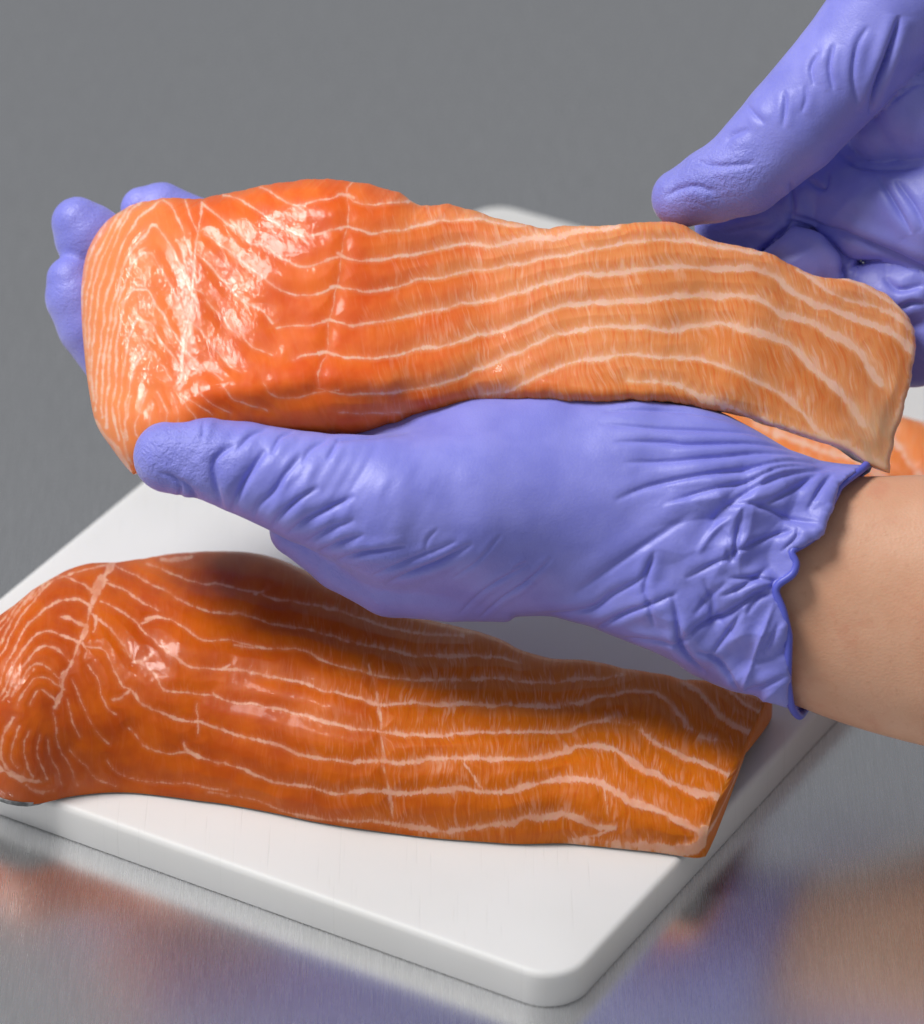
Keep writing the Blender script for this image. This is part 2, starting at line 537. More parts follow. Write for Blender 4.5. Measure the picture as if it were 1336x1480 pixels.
z1 = lambda P: Z(100, 250, 3.34, P)
z2 = lambda P: Z(400, 250, 3.34, P)
z3 = lambda P: Z(700, 290, 3.34, P)
z4 = lambda P: Z(950, 300, 3.461, P)
HELD = [
    (z1([(930, 70), (985, 95), (1085, 155), (1180, 138), (1260, 130), (1320, 108)]) + z2([(350, 118), (410, 150), (470, 155), (560, 142), (650, 135), (690, 150)]), 1.8, 2.0),
    (z1([(745, 105), (800, 115), (890, 175), (975, 230), (1080, 285), (1165, 300), (1270, 270)]) + z2([(345, 258), (410, 272), (475, 292), (560, 275), (660, 262), (750, 238), (800, 222), (870, 232), (960, 225), (1060, 240), (1200, 252)]), 1.8, 3.0),
    (z1([(640, 140), (700, 190), (760, 230), (830, 280), (880, 335), (940, 350), (990, 385), (1050, 430), (1150, 455), (1250, 425)]) + z2([(320, 405), (420, 428), (520, 412), (620, 398), (720, 380), (850, 352), (960, 342), (1060, 350), (1180, 325), (1300, 308)]) + z3([(90, 210), (200, 188), (330, 172), (430, 160), (560, 135), (640, 118)]), 1.8, 4.5),
    (z1([(650, 297), (690, 310), (745, 355), (800, 400), (860, 455), (930, 500), (1010, 560), (1100, 590), (1180, 590), (1260, 560)]) + z2([(290, 555), (440, 575), (540, 555), (640, 535), (700, 515), (800, 505), (900, 480), (1040, 465)]) + z3([(100, 320), (200, 295), (330, 270), (450, 245), (560, 225), (680, 200), (820, 185), (960, 190), (1080, 215), (1200, 232), (1336, 255)]), 1.8, 3.5),
    (z1([(625, 400), (690, 450), (740, 510), (790, 570), (850, 630), (930, 670), (985, 720)]), 1.8, 2.0),
    (z2([(0, 742), (160, 740), (250, 718), (410, 732), (520, 715), (640, 690), (760, 665), (860, 640), (960, 620)]) + z3([(60, 465), (200, 430), (330, 390), (450, 365), (600, 350), (720, 340), (860, 322), (980, 315), (1130, 330), (1270, 325)]) + z4([(530, 325), (600, 355), (660, 400), (720, 440), (800, 487), (900, 522), (1000, 555), (1090, 580), (1170, 625), (1240, 675), (1300, 740)]), 1.8, 6.5),
    (z1([(600, 560), (650, 590), (720, 680), (790, 760), (850, 810), (900, 850), (990, 880)]), 1.6, 1.2),
    (z2([(80, 905), (160, 880), (240, 868), (330, 885), (420, 893), (560, 885), (700, 850), (850, 825), (960, 785)]) + z3([(0, 650), (100, 615), (200, 575), (330, 520), (450, 495), (600, 488), (750, 485), (900, 470), (1050, 460), (1200, 455), (1300, 470)]) + z4([(550, 485), (640, 530), (720, 560), (820, 605), (920, 660), (1000, 715), (1060, 790), (1120, 880)]), 1.8, 7.5),
    (z2([(200, 1040), (330, 1060), (450, 1065), (600, 1050), (750, 1025), (860, 995), (960, 955)]) + z3([(0, 810), (100, 760), (200, 715), (300, 665), (450, 625), (600, 610), (750, 610), (900, 628), (1000, 605), (1130, 590), (1220, 610)]) + z4([(420, 608), (560, 645), (680, 700), (770, 780), (850, 860), (930, 940), (990, 1010), (1040, 1090)]), 1.8, 7.0),
    (z3([(0, 935), (120, 915), (250, 850), (380, 790), (500, 765), (700, 745), (850, 755), (1060, 768)]) + z4([(350, 800), (480, 860), (580, 905), (660, 960), (740, 1040), (800, 1110), (860, 1150)]), 2.2, 5.0),
    (z4([(700, 310), (760, 350), (850, 410), (950, 460), (1100, 495), (1200, 545), (1280, 620)]), 3.0, 6.0),
    (z4([(900, 350), (960, 365), (1050, 400), (1150, 460), (1220, 510), (1290, 600)]), 3.0, 4.0),
    (z4([(1060, 370), (1140, 420), (1200, 480), (1240, 540)]), 2.0, 2.5),
    (z3([(690, 860), (760, 880), (860, 878), (950, 900), (1040, 945), (1140, 975)]), 3.0, 6.0),
    (z4([(290, 965), (420, 1030), (600, 1090), (760, 1140), (920, 1190), (1050, 1260), (1160, 1310)]), 4.0, 9.0),
    (z4([(1290, 720), (1270, 850), (1240, 980), (1200, 1080), (1180, 1200), (1170, 1300)]), 5.0, 10.0),
    # septum down the middle
    (z2([(380, 35), (340, 80), (348, 180), (340, 260), (322, 330), (315, 400), (300, 500), (290, 560), (275, 640), (250, 720), (245, 800), (235, 870), (200, 960), (210, 1040)]), 1.2, 0.8),
    (z2([(300, 110), (335, 105), (370, 115)]), 3.0, 3.0), (z2([(310, 265), (345, 255), (380, 268)]), 3.5, 3.0), (z2([(300, 390), (325, 405), (360, 412)]), 4.0, 2.5),
    (z2([(265, 555), (295, 552), (330, 565)]), 3.5, 2.5), (z2([(220, 720), (255, 712), (290, 722)]), 4.5, 3.0), (z2([(200, 872), (235, 866), (270, 878)]), 4.5, 3.0),
    (z2([(300, 1160), (420, 1165), (600, 1155)]), 0.8, 0.5),
    # lateral line and chevrons
    (z1([(640, 140), (630, 220), (615, 310), (605, 420), (595, 520), (590, 620), (570, 700), (550, 800), (545, 900), (560, 980), (530, 1040)]), 1.8, 3.2),
    (z1([(585, 715), (640, 770), (700, 850), (770, 930), (820, 960)]), 1.6, 1.4), (z1([(560, 860), (620, 910), (690, 960), (740, 1000)]), 1.6, 1.4),
    (z1([(620, 300), (590, 220), (555, 130)]), 2.2, 2.5),
    (z1([(595, 430), (560, 310), (520, 210), (465, 130), (400, 170), (330, 230), (270, 330), (230, 430), (190, 560), (170, 700), (150, 850), (130, 1000), (130, 1150)]), 2.0, 3.0),
    (z1([(585, 560), (540, 440), (480, 340), (420, 250), (370, 290), (310, 370), (262, 450), (232, 560), (205, 680), (185, 800), (165, 950), (155, 1080), (160, 1180)]), 2.0, 3.0),
    (z1([(570, 700), (520, 590), (450, 480), (400, 390), (340, 400), (290, 470), (256, 560), (228, 680), (210, 800), (192, 950), (182, 1100), (185, 1220)]), 2.0, 3.0),
    (z1([(540, 830), (480, 720), (420, 640), (370, 570), (300, 570), (265, 640), (242, 760), (232, 860), (222, 1000), (215, 1130), (235, 1280)]), 2.0, 3.0),
    (z1([(530, 920), (470, 850), (430, 790), (390, 730), (330, 720), (290, 800), (270, 900), (255, 1000), (245, 1150), (250, 1250), (290, 1380)]), 2.0, 2.5),
    (z1([(500, 1000), (440, 920), (380, 860), (340, 880), (310, 960), (290, 1060), (270, 1200), (280, 1290)]), 2.0, 2.5),
    (z1([(340, 140), (280, 210), (230, 310), (190, 420), (152, 540), (130, 680), (112, 820), (105, 950), (115, 1100)]), 2.2, 3.0),
    (z1([(300, 150), (240, 240), (190, 340), (150, 440), (115, 560), (98, 700), (92, 850), (98, 1000)]), 2.2, 2.6),
    (z1([(250, 185), (200, 260), (150, 370), (112, 480), (85, 610), (76, 740), (82, 880)]), 2.2, 2.5),
    (z1([(180, 230), (130, 330), (92, 440), (68, 560), (62, 680)]), 2.2, 2.5),
    (z1([(380, 1060), (340, 1150), (320, 1240), (340, 1290)]), 1.8, 1.5), (z1([(300, 1080), (280, 1180), (262, 1270), (300, 1400)]), 2.0, 2.0),
    (z1([(410, 1120), (395, 1200), (400, 1250)]), 1.6, 1.4), (z1([(430, 1060), (470, 1130), (470, 1210)]), 1.6, 1.4), (z1([(500, 1060), (520, 1130), (525, 1200)]), 1.5, 1.3),
    (z1([(545, 1060), (570, 1130), (610, 1190)]), 1.5, 1.2), (z1([(560, 1070), (620, 1120), (690, 1170)]), 1.3, 1.0), (z1([(620, 1050), (680, 1110), (780, 1160)]), 1.2, 0.9),
    (z1([(740, 1030), (830, 1110), (960, 1150)]), 1.0, 0.8), (z1([(930, 1020), (980, 1070), (1060, 1090), (1200, 1060), (1300, 1040)]), 1.0, 1.4),
    (z1([(130, 1200), (200, 1290), (260, 1370), (300, 1450)]), 4.0, 5.0),
]

y5 = lambda P: Z(0, 790, 3.34, P)
y6 = lambda P: Z(300, 790, 3.29, P)
y7 = lambda P: Z(600, 880, 4.0, P)
y8 = lambda P: Z(840, 930, 4.31, P)
LOW = [
    (y5([(710, 75), (780, 100), (840, 130), (910, 165), (985, 180), (1080, 195), (1200, 220)]) + y6([(240, 225), (340, 262), (460, 275), (600, 300), (700, 330), (830, 365), (960, 395), (1100, 410), (1220, 425)]), 1.8, 3.0),
    (y5([(560, 95), (650, 130), (740, 180), (830, 235), (860, 260), (950, 300), (1020, 330), (1130, 330), (1200, 350)]) + y6([(200, 345), (300, 375), (450, 392), (600, 425), (740, 465), (860, 485), (960, 505), (1080, 520), (1200, 525)]) + y7([(120, 265), (240, 270), (400, 285), (500, 285), (600, 310)]), 1.8, 3.0),
    (y5([(510, 185), (590, 200), (650, 240), (720, 285), (770, 310)]), 2.2, 1.8),
    (y5([(680, 370), (750, 345), (820, 350), (900, 405), (990, 460), (1080, 455), (1160, 470), (1260, 490)]) + y6([(120, 475), (300, 490), (420, 495), (540, 535), (660, 570), (790, 605), (900, 625), (1050, 635), (1180, 630)]) + y7([(150, 410), (300, 405), (440, 395), (540, 405), (650, 425), (800, 420), (950, 412), (1060, 405), (1200, 392)]) + y8([(250, 195)]), 1.8, 3.0),
    (y5([(490, 270), (560, 300), (640, 350), (690, 410), (760, 460), (830, 520), (910, 580), (1000, 590), (1100, 590), (1200, 610)]) + y6([(200, 605), (320, 620), (420, 640), (520, 670), (640, 705), (740, 730), (830, 750), (950, 750), (1150, 755)]) + y7([(200, 555), (300, 545), (400, 545), (500, 555), (640, 560), (780, 555), (950, 545), (1060, 512)]) + y8([(200, 325), (300, 310), (420, 305), (500, 340), (570, 400), (640, 480), (700, 550), (780, 585), (880, 620), (970, 670), (1090, 725)]), 1.9, 4.5),
    (y5([(445, 350), (510, 380), (570, 430), (610, 490), (650, 550), (700, 570), (760, 640), (810, 695), (910, 710), (1020, 715), (1100, 740), (1200, 760)]) + y6([(200, 745), (320, 770), (430, 800), (540, 830), (640, 850), (740, 870), (870, 885), (1000, 890), (1150, 885)]) + y7([(200, 710), (350, 712), (600, 715), (750, 705), (880, 695), (960, 665), (1060, 650), (1150, 645)]) + y8([(200, 480), (330, 510), (400, 570), (480, 640), (560, 680), (650, 720), (760, 750), (850, 790), (970, 845)]), 1.9, 4.5),
    (y5([(420, 480), (480, 490), (530, 530), (560, 600), (590, 670), (630, 690), (690, 760), (780, 800), (880, 840), (960, 845), (1060, 880), (1180, 910)]) + y6([(100, 885), (220, 910), (320, 940), (400, 965), (480, 990), (640, 1020), (760, 1015), (860, 1020), (920, 1030), (1050, 1010), (1200, 1005)]) + y7([(100, 875), (220, 862), (380, 870), (600, 870), (720, 850), (840, 825), (930, 795), (1020, 795), (1120, 815)]) + y8([(100, 650), (200, 660), (290, 720), (380, 790), (480, 830), (580, 890), (700, 930), (820, 955), (890, 1000)]), 1.8, 6.5),
    (y5([(430, 570), (470, 640), (485, 720), (520, 790), (560, 820)]), 1.8, 1.6),
    (y5([(620, 880), (690, 960), (780, 1000), (900, 990), (980, 1030), (1130, 1060)]) + y6([(300, 1110), (400, 1130), (520, 1150), (600, 1170), (720, 1165), (860, 1165), (920, 1180), (1050, 1165), (1180, 1155)]) + y7([(150, 1042), (300, 1045), (420, 1065), (540, 1065), (620, 1030), (760, 1000), (860, 990), (960, 985), (1060, 1010), (1140, 1050)]) + y8([(120, 870), (230, 930), (320, 985), (420, 1030), (520, 1070), (620, 1110), (700, 1150), (770, 1220)]), 1.8, 7.0),
    (y6([(0, 1160), (150, 1185), (300, 1230), (420, 1270), (560, 1295), (700, 1305), (840, 1310), (950, 1330), (1060, 1350), (1180, 1355)]) + y7([(150, 1282), (300, 1275), (450, 1250), (560, 1240), (640, 1210), (780, 1205), (860, 1180), (950, 1215), (1040, 1255), (1150, 1265)]), 1.6, 6.0),
    (y7([(1150, 1265), (1060, 1300), (960, 1335), (860, 1345)]), 4.0, 3.0),
    (y7([(860, 1350), (1000, 1352), (1200, 1370)]) + y8([(300, 1262), (500, 1275), (640, 1285), (740, 1255), (765, 1200)]), 3.0, 12.0),
    (y8([(640, 265), (740, 320), (800, 390), (870, 470), (960, 520), (1060, 560), (1165, 595)]), 4.0, 5.0),
    (y8([(880, 285), (960, 330), (1040, 390), (1120, 440), (1210, 485)]), 3.0, 4.0),
    (y8([(1010, 320), (1090, 350), (1180, 390), (1250, 410)]), 2.0, 2.5),
    (y8([(1250, 380), (1170, 590), (1100, 720), (970, 860), (885, 1000), (800, 1150)]), 2.0, 4.5),
    # broad pale septum and the loops to its left
    (y5([(545, 75), (505, 150), (465, 230), (435, 300), (410, 400), (380, 480), (345, 560), (305, 650), (285, 730), (255, 800)]), 6.5, 4.0), (y5([(520, 170), (470, 180), (440, 230)]), 3.0, 4.0), (y5([(430, 330), (460, 360), (445, 420)]), 4.0, 3.0), (y5([(400, 470), (420, 500), (410, 540)]), 4.0, 2.5), (y5([(330, 600), (300, 620), (290, 680)]), 4.0, 3.0),
    (y5([(470, 230), (430, 215), (400, 190), (330, 150)]), 5.0, 3.0), (y5([(440, 300), (380, 268), (310, 262), (240, 290), (150, 360), (90, 450), (40, 560), (-10, 660)]), 5.0, 2.6),
    (y5([(410, 390), (360, 365), (300, 345)]), 6.0, 3.0), (y5([(385, 470), (320, 435), (240, 410), (170, 440), (100, 520), (50, 620), (-10, 720)]), 5.0, 3.0),
    (y5([(335, 560), (275, 500), (200, 490), (140, 540), (80, 620), (10, 740)]), 3.0, 3.0), (y5([(300, 650), (225, 580), (160, 570), (100, 640), (50, 720)]), 3.0, 2.5),
    (y5([(300, 690), (230, 640), (160, 640), (110, 700), (80, 770)]), 3.0, 2.5), (y5([(280, 760), (220, 700), (170, 700), (140, 760)]), 3.0, 2.5),
    (y5([(540, 90), (420, 120), (300, 155), (215, 200), (140, 280), (75, 380), (25, 480), (-10, 550)]), 3.0, 3.0), (y5([(290, 145), (190, 190), (110, 270), (50, 370), (0, 470)]), 6.0, 2.5),
    (y5([(230, 165), (120, 235), (50, 330), (-10, 430)]), 2.5, 2.2), (y5([(150, 205), (70, 275), (0, 370)]), 2.0, 2.0), (y5([(200, 200), (90, 300), (30, 400), (-20, 500)]), 2.0, 2.0),
    (y5([(60, 830), (20, 900), (10, 980), (30, 1060), (90, 1100)]), 3.5, 3.0), (y5([(90, 870), (60, 960), (55, 1030), (80, 1060)]), 2.5, 2.5),
    (y5([(140, 890), (110, 960), (125, 1040), (160, 1110)]), 2.4, 2.4), (y5([(190, 910), (180, 990), (210, 1080), (230, 1130)]), 2.2, 2.4), (y5([(235, 930), (245, 1000), (280, 1090), (300, 1150)]), 2.0, 2.2),
    (y5([(280, 950), (310, 1020), (350, 1090), (370, 1150)]), 1.8, 2.2), (y5([(340, 980), (400, 1050), (470, 1120), (560, 1160)]), 1.5, 1.8), (y5([(510, 1030), (560, 1090), (680, 1130), (900, 1150), (1100, 1170)]), 1.3, 1.2),
    (y5([(255, 800), (280, 950)]), 2.0, 2.0), (y5([(320, 740), (345, 850), (390, 920)]), 1.8, 1.5), (y5([(350, 640), (390, 750), (430, 830), (480, 910), (530, 960)]), 1.9, 1.2),
    (y5([(-10, 1060), (60, 1095), (130, 1125), (200, 1140)]), 6.0, 4.0), (y5([(130, 1150), (180, 1190), (260, 1185)]), 6.0, 3.0),
    (y5([(780, 55), (850, 65), (920, 60)]), 4.5, 5.5), (y5([(540, 740), (590, 725), (630, 690)]), 2.5, 3.0), (y5([(640, 550), (690, 545), (730, 525)]), 3.0, 3.5), (y5([(700, 350), (760, 340), (810, 350)]), 3.5, 3.5),
    (y5([(1240, 235), (1275, 225)]), 4.0, 3.0), (y5([(1080, 585), (1110, 570)]), 4.0, 3.0), (y5([(1020, 705), (1040, 720)]), 4.0, 3.0), (y5([(880, 950), (905, 985), (950, 1020)]), 2.5, 3.0),
    # small knife nicks across the bands, their white glints painted in as pale colour
    (y6([(770, 560), (790, 620), (815, 750), (825, 900), (835, 1030), (860, 1160), (880, 1290)]), 1.4, 2.6),
    (y7([(240, 860), (330, 950), (390, 1050)]), 1.6, 3.0), (y5([(955, 760), (960, 840), (950, 905)]), 1.6, 1.6), (y8([(140, 860), (150, 960), (175, 1080)]), 1.5, 1.5), (y8([(440, 540), (430, 640), (420, 700)]), 1.0, 1.2),
]


def wet_mask(x, y, blobs):
    m = np.zeros_like(x)
    for cx, cy, rx, ry, a in blobs:
        m = np.maximum(m, a * np.exp(-(((x - cx) / rx) ** 2 + ((y - cy) / ry) ** 2) ** 1.5))
    return m


# ------------------------------------------------------------------ the held fillet
def held_fillet():
    NU, NV = 900, 300
    left_b = spline([(188, 297), (152, 322), (127, 362), (118, 410), (118, 460), (122, 510), (128, 560), (139, 612), (162, 648), (180, 672), (193, 686)], NV)
    right_b = spline([(1300, 443), (1315, 463), (1322, 492), (1320, 530), (1314, 570), (1304, 600), (1295, 630), (1290, 660), (1286, 684)], NV)
    top_b = spline([(188, 297), (215, 289), (250, 286), (290, 287), (330, 279), (375, 268), (410, 262), (450, 259), (490, 260), (525, 265), (560, 273), (585, 283), (602, 294), (625, 297), (650, 296),
                    (675, 302), (705, 310), (740, 320), (785, 330), (810, 326), (845, 326), (890, 325), (930, 320), (965, 319), (990, 326), (1010, 337), (1030, 347), (1060, 354), (1090, 361), (1120, 370),
                    (1150, 385), (1175, 398), (1210, 402), (1250, 408), (1280, 425), (1300, 443)], NU)
    bot_b = spline([(193, 686), (215, 672), (260, 655), (330, 642), (400, 634), (470, 631), (530, 628), (600, 607), (680, 590), (760, 582), (850, 580), (920, 579), (970, 582), (1020, 590), (1075, 601),
                    (1110, 612), (1160, 630), (1200, 643), (1230, 655), (1255, 672), (1286, 684)], NU)
    fade = sstep(0, 0.03, np.minimum(np.linspace(0, 1, NU), np.linspace(1, 0, NU)))
    top_b[:, 1] += fade * (3.2 * fbm(top_b[:, 0] * 0.045, top_b[:, 0] * 0, 301, 3))       # knife-cut edge, slightly ragged
    bot_b[:, 1] += fade * (3.2 * fbm(bot_b[:, 0] * 0.045, bot_b[:, 0] * 0, 302, 3))
    right_b[:, 0] += 4.0 * fbm(right_b[:, 1] * 0.045, right_b[:, 1] * 0, 303, 3) * sstep(0, 0.08, np.minimum(np.linspace(0, 1, NV), np.linspace(1, 0, NV)))
    u = np.linspace(0, 1, NU)[None, :, None]; v = np.linspace(0, 1, NV)[:, None, None]
    T_, B_ = top_b[None], bot_b[None]; L_, R_ = left_b[:, None], right_b[:, None]
    C = (1 - v) * T_ + v * B_ + (1 - u) * L_ + u * R_ - ((1 - u) * (1 - v) * top_b[0] + u * (1 - v) * top_b[-1] + (1 - u) * v * bot_b[0] + u * v * bot_b[-1])
    x, y = C[..., 0], C[..., 1]
    U = np.broadcast_to(u[..., 0], x.shape)
    # distance to each rim
    hgt = np.linalg.norm(bot_b - top_b, axis=1)[None, :]
    wid = np.linalg.norm(right_b - left_b, axis=1)[:, None]
    et = v[..., 0] * hgt; eb = (1 - v[..., 0]) * hgt; el = u[..., 0] * wid; er = (1 - u[..., 0]) * wid

    def rnd(e, r):
        k = np.clip(1 - e / r, 0, 1)
        return r * (1 - np.sqrt(1 - np.minimum(k, 1.0) ** 2 + 1e-9))
    up = np.linspace(0, 1, NU)
    rt = np.interp(up, [0, .2, .45, .6, 1], [70, 75, 45, 18, 8])[None, :]
    rb = np.interp(up, [0, .15, .3, .45, .6, 1], [60, 105, 110, 75, 22, 8])[None, :]
    depth = np.interp(up, [0, .3, .55, .8, 1], [135, 165, 140, 80, 46])[None, :]
    Yc = 520.0
    z = D0 + (0.38 + 0.12 * sstep(520, 300, x)) * (y - Yc)
    z = z - 0.00032 * np.clip(x - 720, 0, None) ** 2            # tail falls away
    z = z - 15 * np.exp(-((x - 690) / 130) ** 2) + 14 * np.exp(-((x - 470) / 150) ** 2)
    z = z + 10 * np.exp(-((x - 930) / 90) ** 2)
    # the side turns away left of the lateral line
    z = z - 0.27 * np.clip(285 - x, 0, None) ** 1.08 * sstep(0, 90, 300 - x)
    rim = rnd(et, rt) + rnd(eb, rb) + rnd(el, 70.0) + rnd(er, 8.0)
    z = z - np.minimum(rim, depth * 0.72)
    Rr = fat_field(HELD, (80, 230, 1345, 720))
    jx = x + 3 * fbm(x * 0.03, y * 0.03, 3); jy = y + 3 * fbm(x * 0.03, y * 0.03, 4)
    fd = Rr.at(jx, jy)
    inner = sstep(0, 24, np.minimum(np.minimum(et, eb), np.minimum(el, er)))
    z = z + inner * ((1.6 + 1.6 * sstep(480, 640, x)) * sstep(-3, 20, fd) + 8 * fbm(x * 0.009, y * 0.011, 9, 2) + 0.6 * fbm(x * 0.06, y * 0.05, 12, 2))
    # folds seen on the face
    for pl, wd, am in (([(640, 300), (690, 400), (705, 470), (690, 560)], 26, -5), ([(505, 285), (497, 380), (478, 470), (460, 560)], 14, -2),
                       ([(1045, 355), (1085, 400), (1095, 470), (1060, 560)], 40, 9), ([(300, 566), (380, 560), (450, 545), (560, 556)], 22, 7)):
        Q = spline(pl, step=12); d = np.full(x.shape, 1e3)
        for i in range(len(Q) - 1):
            ab = Q[i + 1] - Q[i]; t = np.clip(((x - Q[i, 0]) * ab[0] + (y - Q[i, 1]) * ab[1]) / (ab @ ab), 0, 1)
            d = np.minimum(d, np.hypot(x - Q[i, 0] - t * ab[0], y - Q[i, 1] - t * ab[1]))
        z = z + inner * am * np.exp(-(d / wd) ** 2)
    front = pts(np.stack([x, y, z], -1))
    # rim going back to the skin
    idx = np.arange(NU * NV).reshape(NV, NU)
    loop = np.concatenate([idx[0, :-1], idx[:-1, -1], idx[-1, ::-1][:-1], idx[::-1, 0][:-1]])
    fv = front.reshape(-1, 3)
    zb = (D0 + (0.38 + 0.12 * sstep(520, 300, x)) * (y - Yc) - 0.00032 * np.clip(x - 720, 0, None) ** 2 - 0.27 * np.clip(285 - x, 0, None) ** 1.08 * sstep(0, 90, 300 - x) - depth)
    zbl = zb.ravel()[loop]
    lp = fv[loop]; ctr = np.array([front[..., 0].mean(), front[..., 1].mean(), 0])
    rows = [fv]; faces = [grid_faces(NV, NU)]
    prev = loop; base = len(fv); n = len(loop)
    rimp = []
    for k, t in enumerate((0.2, 0.45, 0.7, 0.9, 1.0)):
        q = lp.copy(); q[:, 2] = lp[:, 2] * (1 - t) + zbl * t
        shrink = 1 - 0.03 * t ** 3
        q[:, :2] = ctr[:2] + (lp[:, :2] - ctr[:2]) * shrink
        rows.append(q); cur = base + np.arange(n); base += n
        faces.append(np.stack([prev, cur, np.roll(cur, -1), np.roll(prev, -1)], 1)); prev = cur; rimp.append(q)
    V = np.vstack(rows)
    pos = np.vstack([np.stack([x, y], -1).reshape(-1, 2)] + [np.stack([x.ravel()[loop], y.ravel()[loop]], 1) + (proj(q) - proj(lp)) * 0.3 for q in rimp])
    fat = np.concatenate([fd.ravel()] + [fd.ravel()[loop]] * len(rimp))
    hd = Rr.halo.at(jx, jy).ravel()
    hal = np.concatenate([hd] + [hd[loop]] * len(rimp))
    wet = wet_mask(pos[:, 0], pos[:, 1], [(212, 465, 80, 115, 1.0), (280, 490, 65, 75, 0.65), (330, 420, 60, 70, 0.5), (390, 320, 110, 45, 0.35)])
    fibre = np.clip(sstep(430, 720, pos[:, 0]), 0.12, 1)
    film = np.maximum(np.exp(-(((pos[:, 0] - 1285) / 60) ** 2 + ((pos[:, 1] - 640) / 75) ** 2)), 0.6 * sstep(1270, 1330, pos[:, 0] + 0.1 * (pos[:, 1] - 500)) * sstep(480, 600, pos[:, 1]))
    me = make_mesh('held_flesh', V, faces, M['flesh_held'], True, dict(fat=fat, halo=hal, film=film, pos2d=pos, wet=wet, fibre=fibre))
    root = empty('salmon_fillet', pt(700, 600, D0 - 80))
    link('flesh', me, root)
    # skin side, a coarse sheet behind with its own thickness
    s = 12
    xs, ys = x[::s, ::s], y[::s, ::s]
    bz = zb[::s, ::s]
    q = pts(np.stack([xs, ys, bz], -1)); q[..., :2] = ctr[:2] + (q[..., :2] - ctr[:2]) * 0.972
    q2 = q.copy(); q2[..., 2] -= 5
    a, b = q.shape[:2]
    VV = np.vstack([q.reshape(-1, 3), q2.reshape(-1, 3)])
    g = np.arange(a * b).reshape(a, b)
    lo = np.concatenate([g[0, :-1], g[:-1, -1], g[-1, ::-1][:-1], g[::-1, 0][:-1]])
    fs = [grid_faces(a, b), grid_faces(a, b, a * b)[:, ::-1], np.stack([lo, lo + a * b, np.roll(lo, -1) + a * b, np.roll(lo, -1)], 1)]
    sk = link('skin', make_mesh('held_skin', VV, fs, M['skin']), root)
    sk['label'] = 'silvery skin on the far side of the held fillet'
    tag(root, 'pale orange raw salmon fillet held up in the gloved hands', 'salmon fillet', 'salmon fillets')
    return root


held_fillet()


